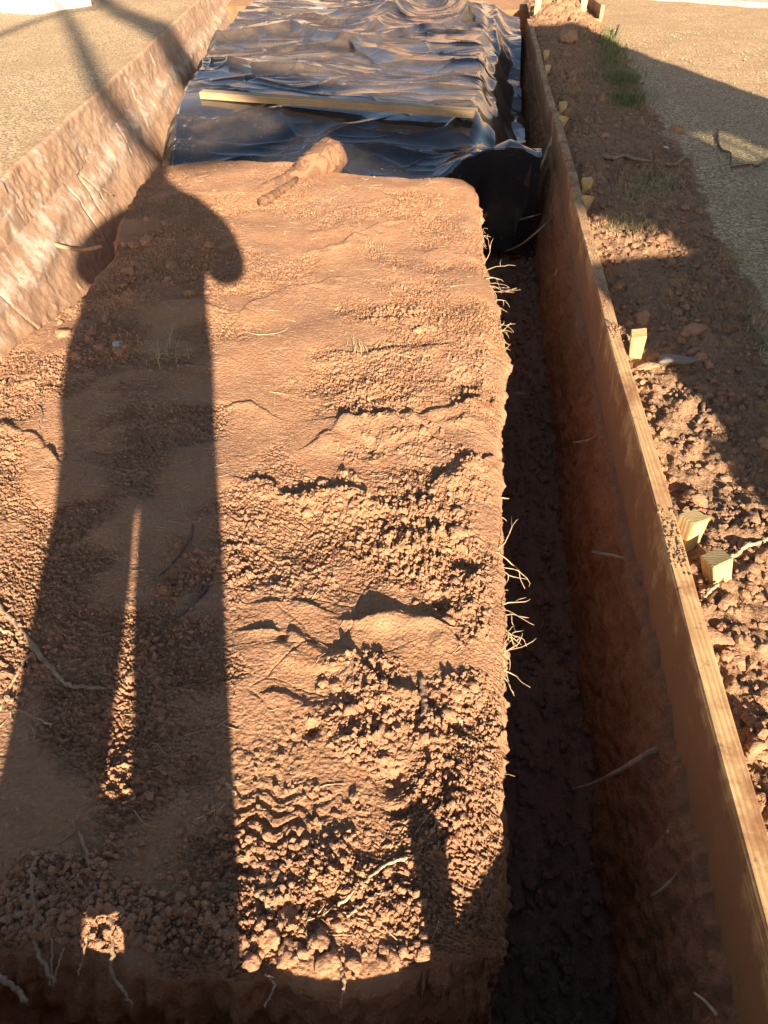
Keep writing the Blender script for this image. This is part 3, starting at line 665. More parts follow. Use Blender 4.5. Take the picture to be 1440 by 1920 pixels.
def plastic():
    nx, nc, ny = 520, 60, 900
    tx = np.linspace(0, 1, nx)
    k = np.linspace(0, 1, ny); ys = 7.4 * k ** 1.25
    rows = np.concatenate([np.full(nc, 0.0), ys]); hh = np.concatenate([np.linspace(0, 1, nc + 1)[:-1], np.ones(ny)])
    TX, RY = np.meshgrid(tx, rows); _, HH = np.meshgrid(tx, hh)
    y0 = 4.43 + 0 * TX
    xl = PXL(y0 + RY) - 0.20; xr = 0.385 + 0.03 * sst(8, 10, y0 + RY)
    X = xl + TX * (xr - xl)
    yfr = 4.43 + 0.20 * sst(-0.15, 0.12, X) + 0.02 * pn(X * 3, 0 * X, 201)
    Y = yfr + RY
    wx = X + 0.05 * pn(X * 3, Y * 3, 202); wy = Y + 0.05 * pn(X * 3, Y * 3, 203)
    # mound below the sheet: a slope facing the camera, then a nearly level top
    ramp = sst(-0.15, 1.0, Y - 4.43)
    Z = -0.14 + (PZ + 0.14) * ramp + 0.03 * fbm(X * 0.9, Y * 0.7, 2, 204) * ramp
    # big hand-laid folds: long tail behind, steep face to the front
    for pl, h, wb, wf in _fl:
        d, s = seg_dist(wx, wy, pl); w = np.where(s > 0, wb, wf)
        Z = Z + 0.7 * h * np.exp(-np.abs(d / w) ** 1.15)
    # creases: sharp-edged wrinkles, mostly lying across
    def crease(fx, fy, sd, rot=0.0):
        a, b = X * math.cos(rot) + Y * math.sin(rot), -X * math.sin(rot) + Y * math.cos(rot)
        a = a + 0.12 * pn(X * 2, Y * 2, sd + 3); b = b + 0.12 * pn(X * 2, Y * 2, sd + 4)
        return 1 - np.abs(pn(a * fx, b * fy, sd)) * 2.2
    am = (0.55 + 0.6 * pn(X * 1.1, Y * 1.1, 207)) * (0.45 + 0.55 * sst(5.0, 5.7, Y))
    qx = X + 0.03 * pn(X * 1.2, Y * 1.2, 251); qy = Y + 0.03 * pn(X * 1.2, Y * 1.2, 252)
    def wrinkle(ax, ay, bx, by, sd, w, amp):            # thin straight ridges on an otherwise flat sheet
        n_ = tri(qx * ax + qy * ay, qy * by + qx * bx, sd); g_ = math.hypot(ax + bx, ay + by) * 0.35
        on = sst(-.05, .25, pn(X * 1.9 + sd, Y * 1.9, sd + 1)); return amp * np.exp(-np.abs(n_) / (g_ * w)) * (0.35 + on)
    Z = Z + am * (0.070 * tri(qx * 1.1 + qy * 0.4, qy * 1.2 - qx * 0.4, 261) + 0.050 * tri(qx * 2.2 - qy * 0.9, qy * 2.4 + qx * 1.2, 263) + 0.022 * tri(qx * 4.2 + qy * 2.0, qy * 4.6 - qx * 2.2, 265))
    keep = 1 - 0.8 * sst(-0.08, 0.05, X); am = am * (1 - 0.6 * sst(-0.08, 0.05, X))
    Z = Z + keep * 0.6 * (wrinkle(.6, .2, .2, 1.7, 271, .030, .030) + wrinkle(1.6, .9, -.8, 1.6, 273, .020, .020) + wrinkle(2.2, -1.4, 1.2, 2.0, 275, .016, .015) + wrinkle(1.0, -.3, .3, 2.6, 279, .016, .014))
    # tent over the thick root
    cx, cy = PY(608, 250, 4.75)[:2]; Z = Z + 0.07 * np.exp(-(np.abs(X - cx) / 0.09) ** 1.4 - (np.abs(Y - 4.66) / 0.22) ** 1.4)
    # right side: drape into the trench
    dep = 0.46 * sst(4.72, 5.1, Y) * (1 - 0.62 * sst(7.2, 9.5, Y))
    edge = -0.03 + 0.06 * pn(Y * 2.3, 0 * Y, 231)
    dr = sst(0, 1, (X - edge) / 0.34)
    fold = 0.09 * (0.5 + tri(X * 2.2 + Y * 1.7, Y * 1.6 - X * 1.2, 233)) + 0.03 * (0.5 + tri(X * 5 + Y * 3, Y * 3.4 - X * 2, 235))
    Z = Z * (1 - 0.35 * dr) - dep * dr + fold * sst(0.1, 0.5, dr) * 1.3
    # flap standing across the trench at the front
    fm = sst(-0.40, 0.04, X) * (1 - sst(4.66, 4.95, Y)); Z = Z * (1 - fm) + fm * (0.035 + 0.05 * np.maximum(0, 1 - np.abs(X - 0.20) / 0.16) + 0.05 * tri(X * 9 + Y * 3, Y * 7 - X * 2, 238))
    # left side: rolls over into the side trench
    le = PXL(Y) + 0.05; dl = np.clip((le - X) / 0.25, 0, 1); Z = Z - 0.55 * dl ** 1.6
    # near curtain hanging down the end of the mound
    Zt = Z.copy(); low = -0.52
    cur = HH < 1; Z = np.where(cur, low + (Zt - low) * HH, Z)
    hang = (1 - HH)
    Y = Y + np.where(cur, 0.10 * tri(X * 6 + Z * 1.5, Z * 1.5 + 3, 241) * hang ** .7 + 0.04 * tri(X * 15 - Z * 2, Z * 4, 243) * hang ** .7 - 0.02 * hang, 0)
    # far edge is thrown over the soil heap
    Z = Z - 0.25 * sst(11.0, 11.9, Y)
    return surf('plastic_sheet', X, Y, Z, M['plastic'])
SHEET = tag(plastic(), 'black polythene sheet, creased and dusty, draped over the far mound', 'plastic sheet')
_sv = np.empty(len(SHEET.data.vertices) * 3, np.float32); SHEET.data.vertices.foreach_get('co', _sv); _sv = _sv.reshape(-1, 3)
def sheet_z(x, y, r=0.06):
    k = (np.abs(_sv[:, 0] - x) < r) & (np.abs(_sv[:, 1] - y) < r); return float(_sv[k, 2].max()) if k.any() else PZ
# plank lying on the sheet
def plank():
    a = P(378, 172, 0.16); b = P(890, 202, 0.16); za = max(sheet_z(*(a + (b - a) * t)[:2], 0.04) for t in (0.05, 0.2, 0.35)); zb = max(sheet_z(*(a + (b - a) * t)[:2], 0.04) for t in (0.65, 0.8, 0.95))
    L = float(np.linalg.norm((b - a)[:2])); bm = bmesh.new(); box_bm(bm, (-L / 2, -0.035, 0), (L / 2, 0.035, 0.042))
    o = bm_obj('plank', bm, M['plank'], None, 0.003); c = (a + b) / 2
    o.location = (c[0], c[1], (za + zb) / 2 + 0.002); o.rotation_euler = (R(4), -math.atan2(zb - za, L * 0.6) * 0.5, math.atan2(b[1] - a[1], b[0] - a[0]))
    return tag(o, 'long pine plank lying across the black plastic sheet', 'plank')
plank()

# ------------------------------------------------------------------ placing things on the soil
def on_block(px, py, lift=0.0):
    z = 0.0
    for _ in range(6):
        p = P(px, py, z); z = float(TOPG(p[0], p[1]))
    p = P(px, py, z); p[2] = z + lift; return p
def on_verge(px, py, lift=0.0):
    z = 0.06
    for _ in range(6):
        p = P(px, py, z); z = float(VERG(p[0], p[1]))
    p = P(px, py, z); p[2] = max(z, GZ) + lift; return p
def root_line(pp, r0, r1, n=24, lift=0.0, fn=on_block, wob=0.004, seed=0):
    rg = np.random.default_rng(seed + 500)
    pts = smooth_line([fn(a, b, lift) for a, b in pp], n)
    pts = pts + rg.normal(0, wob, pts.shape) * np.array([1, 1, 0.5])
    return pts, np.linspace(r0, r1, n) * (1 + 0.12 * rg.normal(0, 1, n))

# thick root coming out from under the plastic
def thick_root():
    o = empty('thick_root', tuple(P(560, 320, 0.03)))
    base = np.array(o.location)
    trunk = smooth_line([P(628, 292, .07), P(614, 299, .065), P(598, 306, .06), P(580, 314, .05), P(562, 323, .03), P(545, 331, .01)], 22)
    trunk[:, 2] += np.linspace(.01, -.02, 22); rad = np.interp(np.linspace(0, 1, 22), [0, .06, .3, .5, .7, .9, 1], [.080, .093, .090, .082, .068, .052, .042])
    v, f = tube_geo(trunk - base, rad, 16, 0.11, 3); t = mk('trunk', v, f, M['root_big'], o)
    for k, pp in enumerate(([(560, 324, .03), (538, 335, .018), (512, 346, .012), (484, 360, .004)], [(556, 338, .012), (540, 350, .02), (514, 366, .02), (490, 381, .012)])):
        fk = smooth_line([P(*q) for q in pp], 14); v, f = tube_geo(fk - base, np.linspace(.036, .022, 14) if k == 0 else np.linspace(.018, .027, 14), 12, 0.14, 4 + k); mk('fork', v, f, M['root_big'], o)
    return tag(o, 'thick peeling tree root emerging from under the plastic, forked at its tip', 'root')
thick_root()

ROOTS = [
 ([(-20, 1120), (20, 1160), (60, 1210), (90, 1245), (120, 1280), (150, 1290), (200, 1292), (245, 1295)], .011, .005, .006, M['root'], 'long bent root crossing the left leg shadow'),
 ([(-20, 1175), (15, 1185), (45, 1205), (75, 1228)], .006, .004, .005, M['root_pale'], 'pale thin root joining the long bent root from the frame edge'),
 ([(-20, 1120), (20, 1105), (60, 1098)], .006, .003, .004, M['root_pale'], 'straw-like root above the long bent root'),
 ([(0, 1330), (15, 1300), (35, 1260), (50, 1230)], .007, .004, .004, M['root_pale'], 'pale split root below the long bent root'),
 ([(60, 1600), (72, 1610), (60, 1630), (62, 1680), (68, 1720), (68, 1770), (80, 1800), (103, 1843)], .006, .005, .006, M['root'], 'wavy root running down the shaded near face, leftmost full-length one'),
 ([(150, 1560), (165, 1610), (175, 1650), (188, 1680), (205, 1702)], .005, .004, .006, M['root'], 'root running down to the lit gap between the shoe shadows'),
 ([(210, 1715), (211, 1770), (212, 1830), (235, 1860), (248, 1890)], .006, .003, .006, M['root'], 'root hanging beside the lit gap between the shoe shadows'),
 ([(110, 1605), (92, 1640), (80, 1690), (78, 1710)], .004, .003, .005, M['twig'], 'dark twiggy root beside the wavy root'),
 ([(-10, 1740), (20, 1722), (55, 1712)], .010, .007, .010, M['root'], 'stubby root at the left frame edge, low in shadow'),
 ([(-10, 1830), (15, 1842), (35, 1860), (50, 1882)], .007, .006, .010, M['root'], 'broken root poking out at the lower left corner'),
 ([(362, 985), (358, 1010), (345, 1030), (330, 1050), (318, 1065), (300, 1080)], .005, .003, .006, M['twig'], 'dark twig arching in the right leg shadow'),
 ([(395, 1085), (380, 1115), (350, 1145), (325, 1165)], .011, .005, .004, M['twig'], 'gnarled dark root stump at the edge of the right leg shadow'),
 ([(247, 1070), (285, 1072), (310, 1075)], .003, .002, .005, M['root'], 'thin twig lying across the right leg shadow'),
 ([(508, 735), (515, 740), (512, 775), (508, 810), (506, 838)], .003, .002, .004, M['root_pale'], 'thin vertical rootlet on the sunlit block near the shadow'),
 ([(505, 735), (535, 740)], .003, .002, .006, M['root_pale'], 'tiny crosspiece of the vertical rootlet'),
 ([(265, 788), (275, 815), (290, 840), (302, 856)], .003, .002, .004, M['root'], 'thin twig in the body shadow'),
 ([(775, 525), (778, 545), (765, 555)], .003, .002, .006, M['root_pale'], 'curled rootlet on the upper right of the block'),
 ([(640, 570), (655, 595), (670, 610)], .003, .002, .006, M['root_pale'], 'short forked rootlet mid-block near the top'),
 ([(620, 585), (640, 610), (650, 625)], .003, .002, .006, M['root_pale'], 'rootlet beside the short forked one'),
 ([(720, 655), (745, 665), (775, 672)], .004, .002, .007, M['root_pale'], 'stiff straw rootlet sticking up over a dark crevice'),
 ([(462, 620), (480, 628), (520, 625), (540, 615)], .003, .002, .004, M['root_pale'], 'gently bowed rootlet right of the shoulder shadow'),
 ([(790, 1275), (795, 1310), (797, 1345)], .010, .012, .006, M['root'], 'smooth upright root stub in the crumbly patch'),
 ([(860, 1345), (868, 1365), (882, 1380), (882, 1400)], .006, .005, .006, M['root_pale'], 'cream crooked root piece near the right edge of the block'),
 ([(635, 1700), (680, 1660), (720, 1625), (765, 1612)], .004, .005, .012, M['root_pale'], 'pale straight root spanning the near hollow'),
 ([(650, 1720), (690, 1690), (720, 1670)], .003, .002, .010, M['root_pale'], 'thin root parallel to the straight root in the near hollow'),
 ([(485, 1675), (500, 1695), (515, 1720)], .009, .004, .008, M['root'], 'splintered root chunk near the shoe shadow edge'),
 ([(425, 1470), (435, 1482), (446, 1492)], .005, .003, .006, M['root_pale'], 'white splinter at the trouser shadow edge'),
 ([(740, 910), (748, 935), (752, 945)], .004, .007, .012, M['root_pale'], 'pointed bark splinter standing in the crumbly patch'),
 ([(90, 1720), (100, 1780), (95, 1850)], .003, .002, .008, M['root'], 'thin root hanging between the two long near roots'),
 ([(120, 1780), (105, 1830), (100, 1850)], .003, .002, .008, M['root'], 'forked thin root in the deep near shade'),
 ([(165, 1740), (160, 1780), (148, 1830)], .004, .002, .008, M['root'], 'short root hanging left of the lit gap'),
 ([(500, 1830), (515, 1850), (495, 1890)], .004, .002, .004, M['root'], 'root dangling in the shaded front face below the bright corner'),
 ([(640, 1815), (645, 1850), (640, 1890)], .005, .003, .004, M['root'], 'root dangling below the bright corner, further from the camera operator'),
 ([(70, 760), (80, 775), (72, 810)], .004, .003, .004, M['root'], 'short root in the sunlit strip left of the body shadow'),
 ([(95, 1360), (28, 1330), (22, 1350)], .004, .003, .004, M['root_pale'], 'bleached sliver left of the leg shadow'),
]
for k, (pp, r0, r1, lift, mt, lab) in enumerate(ROOTS):
    pts, rad = root_line(pp, r0 * .62, r1 * .62, 8 + 5 * len(pp), lift * 0.35, on_block, 0.0012, k)
    tag(mk('tree_root', *tube_geo(pts, rad, 7, 0.15, k), mt), lab, 'root', 'roots torn out of the soil')
# roots that span free air: world lines
AIR = [
 (smooth_line([PX(85, 452, -1.93), PX(125, 465, -1.84), PX(160, 468, -1.73), PX(190, 462, -1.60)], 18), .011, .008, M['root'], 'stubby root bridging the side trench below the slab'),
 (smooth_line([PX(1072, 1480, .33), PX(1110, 1470, .36), PX(1170, 1440, .40), PX(1215, 1412, .43), PX(1238, 1402, .455)], 20), .003, .007, M['root'], 'grey root sticking out of the red trench wall, nearest one'),
 (smooth_line([PX(1110, 1035, .38), PX(1140, 1040, .42), PX(1175, 1048, .455)], 12), .004, .005, M['root'], 'short root on the trench wall below the bow-tie stake'),
 (smooth_line([PX(945, 472, .22), PX(975, 460, .28), PX(1010, 432, .36), PX(1035, 410, .45)], 16), .004, .006, M['root'], 'root crossing the dark trench by the plastic'),
 (smooth_line([PX(975, 412, .30), PX(1000, 405, .36), PX(1018, 400, .45)], 12), .004, .004, M['root_pale'], 'pale rootlet on the trench wall by the plastic'),
 (smooth_line([PX(1075, 830, .40), PX(1105, 825, .43), PX(1125, 812, .455)], 12), .003, .004, M['root'], 'curved rootlet on the trench wall below the board joint'),
 (smooth_line([PX(1222, 1680, .41), PX(1250, 1660, .43), PX(1272, 1635, .45)], 12), .003, .003, M['root'], 'thin rootlet low on the near trench wall'),
 (smooth_line([PX(1302, 1862, .42), PX(1325, 1880, .43), PX(1345, 1905, .44)], 12), .002, .003, M['root_pale'], 'rootlet at the bottom of the trench wall near the frame edge'),
 (smooth_line([PX(35, 572, -1.99), PX(60, 565, -1.95), PX(88, 562, -1.93)], 10), .004, .003, M['root'], 'root twig stuck in the earth bank beside the body shadow'),
 (smooth_line([PX(175, 345, -2.08), PX(195, 355, -2.04), PX(212, 366, -2.02)], 10), .003, .004, M['root'], 'twig poking from the lime-splashed bank'),
]
for k, (pts, r0, r1, mt, lab) in enumerate(AIR):
    tag(mk('tree_root', *tube_geo(pts, np.linspace(r0, r1, len(pts)), 7, 0.15, 70 + k), mt), lab, 'root', 'roots torn out of the soil')
# twigs on the verge and gravel
VT = [([(1130, 296), (1150, 300), (1170, 296), (1190, 302), (1230, 308), (1262, 312), (1278, 302), (1300, 290)], .013, .005, .02, M['root'], 'crooked grey branch lying on the shaded soil'),
      ([(1343, 255), (1345, 280), (1352, 292), (1366, 298), (1366, 318)], .007, .004, .02, M['twig'], 'dark bent stick below the light patch on the gravel'),
      ([(1368, 325), (1400, 320), (1420, 322), (1445, 305)], .006, .004, .02, M['twig'], 'dark twig at the right frame edge on the gravel'),
      ([(1355, 1052), (1375, 1048), (1400, 1030), (1445, 1015)], .004, .005, .02, M['root_pale'], 'pale root curving out of the shaded soil by the square stakes'),
      ([(1148, 60), (1152, 75), (1160, 52)], .012, .006, .02, M['twig'], 'small dark twig at the far gravel edge'),
      ([(1310, 795), (1318, 760), (1322, 745)], .006, .005, .01, M['root'], 'thin stick standing in the shaded soil'),
      ([(1308, 1140), (1325, 1118), (1345, 1102)], .003, .003, .02, M['root_pale'], 'straw on the lit soil beside the near board')]
for k, (pp, r0, r1, lift, mt, lab) in enumerate(VT):
    pts, rad = root_line(pp, r0, r1, 5 + 5 * len(pp), lift * 0.5, on_verge, 0.0015, 90 + k); tag(mk('twig', *tube_geo(pts, rad, 7, 0.18, 90 + k), mt), lab, 'twig', 'twigs on the soil verge')

# tufts of fine roots fringing the right edge of the block
def tuft(px, py, n, ln, lab, spread=1.0, seed=0, down=0.4):
    rg = np.random.default_rng(seed + 900); L = []
    for _ in range(n):
        y = P(px, py + rg.uniform(-14, 14) * spread)[1]; x = float(XR(y)); p = np.array([x - 0.03, y, -0.035 + rg.uniform(-.05, .01)])
        d = np.array([rg.uniform(0.5, 1.0), rg.uniform(-0.7, 0.5), rg.uniform(-down, 0.25)]); d /= np.linalg.norm(d); pts = [p]
        for i in range(9):
            d = d + rg.normal(0, 0.22, 3) + np.array([0, 0, -0.05]); d /= np.linalg.norm(d); pts.append(pts[-1] + d * ln * rg.uniform(.6, 1.2) / 9)
        L.append((np.array(pts), np.linspace(rg.uniform(.0012, .0024), .0006, 10)))
        if rg.random() < .6:
            q = pts[5]; d2 = d + rg.normal(0, .6, 3); d2 /= np.linalg.norm(d2); L.append((np.array([q, q + d2 * ln * .15, q + d2 * ln * .3 + rg.normal(0, .006, 3)]), [.0012, .0009, .0005]))
    st = np.array(sorted([l[0][0] for l in L if len(l[0]) == 10], key=lambda a: a[1])); st = np.concatenate([st[:1] - [0.012, 0.01, 0], st]); L.append((st, [.0022] * len(st)))
    tag(tubes('root_tuft', L, M['root_pale'], None, 5), lab, 'root tuft', 'fine roots fringing the block edge')
tuft(915, 500, 9, .16, 'biggest spray of white rootlets at the far part of the block edge', 1.6, 1)
tuft(935, 560, 7, .12, 'tangle of rootlets just below the biggest spray', 1.4, 2)
tuft(950, 610, 5, .08, 'short rootlets at the widest bulge of the block edge', 1.0, 3)
tuft(945, 690, 3, .06, 'few drooping rootlets under the edge bulge', 1.4, 4, .8)
tuft(948, 920, 5, .07, 'looped white rootlets halfway along the block edge', .7, 5)
tuft(950, 1010, 4, .16, 'long single rootlets reaching over the dark trench', .7, 6, .2)
tuft(952, 1060, 4, .05, 'stubby rootlets below the long reaching ones', .6, 7)
tuft(953, 1130, 6, .12, 'branching rootlets with a forked tip over the trench', 1.2, 8)
tuft(955, 1195, 8, .12, 'dense branching root fan at the near part of the block edge', 1.6, 9)
tuft(905, 425, 4, .08, 'rootlets at the far corner of the block by the plastic', 1.5, 10)

# ------------------------------------------------------------------ clods, stones and crumbs
def clod_mesh(seed, sub=3, rough=0.28):
    bm = bmesh.new(); bmesh.ops.create_icosphere(bm, subdivisions=sub, radius=1.0); rg = np.random.default_rng(seed)
    ds = rg.normal(0, 1, (15, 3)); ds /= np.linalg.norm(ds, axis=1)[:, None]; cut = rg.uniform(0.5, 0.92, 15)
    for v in bm.verts:
        p = np.array(v.co); p /= np.linalg.norm(p); r = 1.0
        for d, c in zip(ds, cut):
            t = p @ d
            if t > 0: r = min(r, c / t)
        r *= 1 + rough * 0.9 * float(pn(p[0] * 2.2 + seed, p[1] * 2.2 + p[2] * 1.7, seed)[0]) + rough * 0.5 * float(pn(p[0] * 5 + seed, p[1] * 5 + p[2] * 4, seed + 1)[0])
        v.co = p * r
    me = bpy.data.meshes.new('clod'); bm.to_mesh(me); bm.free(); me.polygons.foreach_set('use_smooth', np.full(len(me.polygons), True)); return me
CL = [clod_mesh(s, 3) for s in range(8)]
for m_ in CL: m_.materials.append(M['clod'])
ST = [clod_mesh(40 + s, 3, 0.15) for s in range(3)]
for m_ in ST: m_.materials.append(M['stone'])
rr = random.Random(5)
def clod(p, r, lab, grp, me=None, flat=0.7, name='soil_clod', cat='clod', rz=None, sx=1.0):
    o = obj(name, me or rr.choice(CL), None, None, (p[0], p[1], p[2] + r * flat * 0.12), (rr.uniform(-.3, .3), rr.uniform(-.3, .3), rr.uniform(0, 6.28) if rz is None else rz), (r * sx, r * rr.uniform(.75, 1), r * flat))
    return tag(o, lab, cat, grp)
# well-marked lumps, each with its own label
for px, py, rp, fn, lab, me, flat, sx in (
    (860, 1000, 19, on_block, 'largest pale lump in the crumbly middle patch near the block edge', None, .6, 1.1), (578, 962, 17, on_block, 'round smooth lump on the left of the crumbly middle patch', None, .55, 1), (852, 1098, 17, on_block, 'square lump beside a dark pit near the block edge', None, .7, 1),
    (785, 622, 13, on_block, 'pale upright lump below a dark crevice, upper block', None, .8, .8), (750, 1362, 15, on_block, 'flat pinkish flake of soil in the lower crumbly patch', None, .35, 1.1), (840, 1165, 16, on_block, 'lump on the lower side of the middle pits', None, .6, 1),
    (142, 672, 20, on_block, 'tan boulder-like clod at the shoulder shadow edge', None, .7, 1.2), (118, 628, 18, on_block, 'big clod on the crest left of the pale leaf', None, .7, 1.2), (185, 655, 17, on_block, 'dark clod just left of the pale leaf', None, .8, 1), (280, 455, 17, on_block, 'grey lump on the heap in the head shadow', None, .7, 1), (322, 505, 16, on_block, 'rounded lump on the right of the head shadow heap', None, .7, 1), (240, 510, 15, on_block, 'blocky lump low on the head shadow heap', None, .7, 1),
    (1265, 676, 32, on_verge, 'long flat grey stone behind the lone bright stake', ST[0], .4, 1.9), (1268, 252, 17, on_verge, 'dark dug-out clod at the gravel edge above the branch', CL[2], .9, 1), (1292, 625, 26, on_verge, 'knobbly brown clod in the shade above the flat stone', None, .6, 1.5), (1305, 938, 21, on_verge, 'large sunlit clod above the square stakes', None, .7, 1.2), (1345, 1200, 30, on_verge, 'biggest wedge-shaped clod beside the near board', None, .6, 1.5), (1065, 75, 20, on_verge, 'dark boulder-like clod near the far end of the boards', CL[4], .8, 1.2), (1205, 600, 20, on_verge, 'tan clod in the shade right of the lone stake', None, .8, 1), (1434, 835, 16, on_verge, 'round clod at the right frame edge in shade', None, .9, 1), (1390, 1020, 12, on_verge, 'small sunlit clod right of the square stakes', None, .7, 1.4), (1205, 690, 20, on_verge, 'cracked sunlit slab of soil next to the lone stake', None, .45, 1.4), (1106, 317, 9, on_verge, 'tan pebble above the upright shaded stake', None, .8, 1), (1180, 612, 10, on_verge, 'reddish stone wedged against the lone stake', None, .8, 1.3)):
    p = fn(px, py); r = rp / F * (p @ FW - CAM @ FW) * 1.0; clod(p, r, lab, None, me, flat, 'stone' if me in ST else 'soil_clod', 'stone' if me in ST else 'clod', 0.4 if me in ST else None, sx)
# countable lumps that look alike, by place
def scatter(n, zones, fn, rmin, rmax, grp, ok=None):
    c = 0
    while c < n:
        *bx, where = rr.choice(zones); p = fn(rr.uniform(bx[0], bx[2]), rr.uniform(bx[1], bx[3]))
        if ok and not ok(p): continue
        f = rr.random() ** 2.2; size = 'larger' if f > .55 else 'middling' if f > .15 else 'small'
        clod(p, rmin + (rmax - rmin) * f, size + ' ' + where, grp + ', ' + size); c += 1
inb = lambda p: XL(p[1]) + .05 < p[0] < XR(p[1]) - .04 and p[1] > YF(p[0]) + .03
scatter(70, [(600, 900, 760, 1010, 'clod in the sunlit crumbly patch left of the largest pale lump'), (760, 900, 920, 1140, 'clod around the pits beside the looped white rootlets'), (580, 1280, 750, 1500, 'clod in the lower crumbly patch left of the upright root stub'), (750, 1280, 920, 1500, 'clod between the upright root stub and the block edge'), (440, 1560, 600, 1780, 'clod in the near hollow close to the trouser shadow'), (600, 1560, 760, 1780, 'clod in the near hollow under the pale straight root')], on_block, .009, .020, 'clods in the sunlit crumbly patches', inb)
scatter(45, [(200, 400, 300, 560, 'brown clod on the heap in the left half of the shoulder shadow'), (300, 400, 400, 560, 'brown clod on the heap in the right half of the shoulder shadow'), (100, 600, 240, 690, 'brown clod on the crest beside the pale dry leaf')], on_block, .012, .034, 'clods on the shadowed heap', inb)
scatter(60, [(0, 1660, 200, 1840, 'dark clod on the shaded near edge around the wavy root'), (200, 1660, 300, 1840, 'clod on the near edge at the lit gap between the shoe shadows'), (300, 1660, 430, 1840, 'dark clod on the shaded near edge under the right shoe shadow')], on_block, .007, .016, 'clods on the shaded near edge', inb)
scatter(40, [(440, 1760, 600, 1812, 'sunlit clod on the near lip close to the trouser shadow'), (600, 1760, 800, 1812, 'sunlit clod on the near lip close to the stake shadow')], on_block, .008, .018, 'clods on the bright near lip', lambda p: inb((p[0], p[1] + .03)))
inv = lambda p: .53 < p[0] < XG(p[1]) - .04
scatter(70, [(1200, 700, 1440, 930, 'clod on the soil between the lone stake and the square stakes'), (1250, 930, 1440, 1150, 'clod on the soil around the two square stakes'), (1300, 1150, 1440, 1500, 'clod on the soil below the two square stakes')], on_verge, .008, .024, 'clods beside the near board', inv)
scatter(80, [(1060, 60, 1200, 290, 'shaded clod between the far board and the green grass'), (1090, 310, 1330, 470, 'clod on the verge around the dry turf patch'), (1130, 470, 1330, 700, 'shaded clod on the verge between dry turf and flat stone')], on_verge, .011, .032, 'clods on the shaded verge', inv)
# crumbs: far too many to count, one mesh per kind of ground
def crumbs(name, pts, rad, mat, lab, seed):
    bm = bmesh.new(); bmesh.ops.create_icosphere(bm, subdivisions=1, radius=1.0); bv = np.array([v.co for v in bm.verts]); bf = np.array([[v.index for v in f.verts] for f in bm.faces]); bm.free()
    rg = np.random.default_rng(seed); n = len(pts); A = rg.normal(0, 1, (n, 3, 3)); Q, _ = np.linalg.qr(A)
    V = bv[None] * (1 + rg.uniform(-.28, .22, (n, len(bv), 1))); V = V * rg.uniform(.6, 1.1, (n, 1, 3)); V = np.einsum('nij,nkj->nki', Q, V) * rad[:, None, None]
    V = V + pts[:, None, :]
    Fc = (bf[None] + (np.arange(n) * len(bv))[:, None, None]).reshape(-1, 3)
    return tag(mk(name, V.reshape(-1, 3), Fc, mat, None, False), lab, None, None, 'stuff')
rg = np.random.default_rng(77)
def block_pts(n, power):
    out = []; 
    while sum(map(len, out)) < n:
        k = 40000; v = rg.random(k); y = 0.38 + 3.9 * v ** 1.7; x = rg.uniform(-1.7, 0.16, k)
        m = crumb_mask(x, y); ok = (rg.random(k) < np.clip(m, 0.02, 1) ** power) & (x < XR(y) - .02) & (x > XL(y) + .03) & (y > YF(x) + .015) & (y < YB(x) - .03)
        out.append(np.stack([x[ok], y[ok]], 1))
    return np.concatenate(out)[:n]
xy = block_pts(17000, 1.8); z = top_z(xy[:, 0], xy[:, 1]); rad = 0.0018 + 0.0062 * rg.random(len(xy)) ** 3.0
crumbs('soil_crumbs', np.column_stack([xy, z + rad * .3]), rad, M['clod'], 'loose crumbs of dry soil on the block', 5)
k = 26000; y = 0.3 + 9 * rg.random(k) ** 1.8; x = rg.uniform(.52, 1.25, k); ok = x < XG(y) - .02; x, y = x[ok][:8000], y[ok][:8000]
rad = 0.003 + 0.011 * rg.random(len(x)) ** 3; crumbs('soil_crumbs', np.column_stack([x, y, verge_z(x, y) + rad * .3]), rad, M['soil_bank'], 'loose crumbs of soil on the verge', 6)
k = 3500; y = 0.2 + 5 * rg.random(k) ** 1.5; x = rg.uniform(.16, .44, k); rad = 0.003 + 0.016 * rg.random(k) ** 4; crumbs('trench_rubble', np.column_stack([x, y, FLOOR + .012 + rad * .2]), rad, M['soil_dark'], 'dark crumbs and pebbles on the trench floor', 7)
# crumbs fallen on the board tops
L = []
for cx, cy, n, sx, sy in ((.492, 1.29, 90, .012, .05), (.492, 1.22, 60, .012, .03), (.49, 2.27, 60, .014, .03), (.49, 2.9, 60, .014, .4), (.49, 4.2, 120, .014, .6), (.49, 6.2, 160, .014, .9)):
    for _ in range(n): L.append((min(max(cx + rg.normal(0, sx), BX + .008), BX + .04), cy + rg.normal(0, sy), (.113 if cy < 2.3 else .106)))
L = np.array(L); crumbs('soil_crumbs', L, .0018 + .004 * rg.random(len(L)) ** 2, M['soil_bank'], 'soil crumbs spilt on the board edges', 8)
# gravel pebbles that catch the eye
k = 1600; y = 1.5 + 8 * rg.random(k) ** 1.2; x = XG(y) - .10 + rg.random(k) ** 1.3 * 2.4; crumbs('gravel_pebbles', np.column_stack([x, y, np.full(k, GZ + .006)]), .004 + .006 * rg.random(k) ** 2, M['pebble'], 'loose pale pebbles on the gravel', 9)
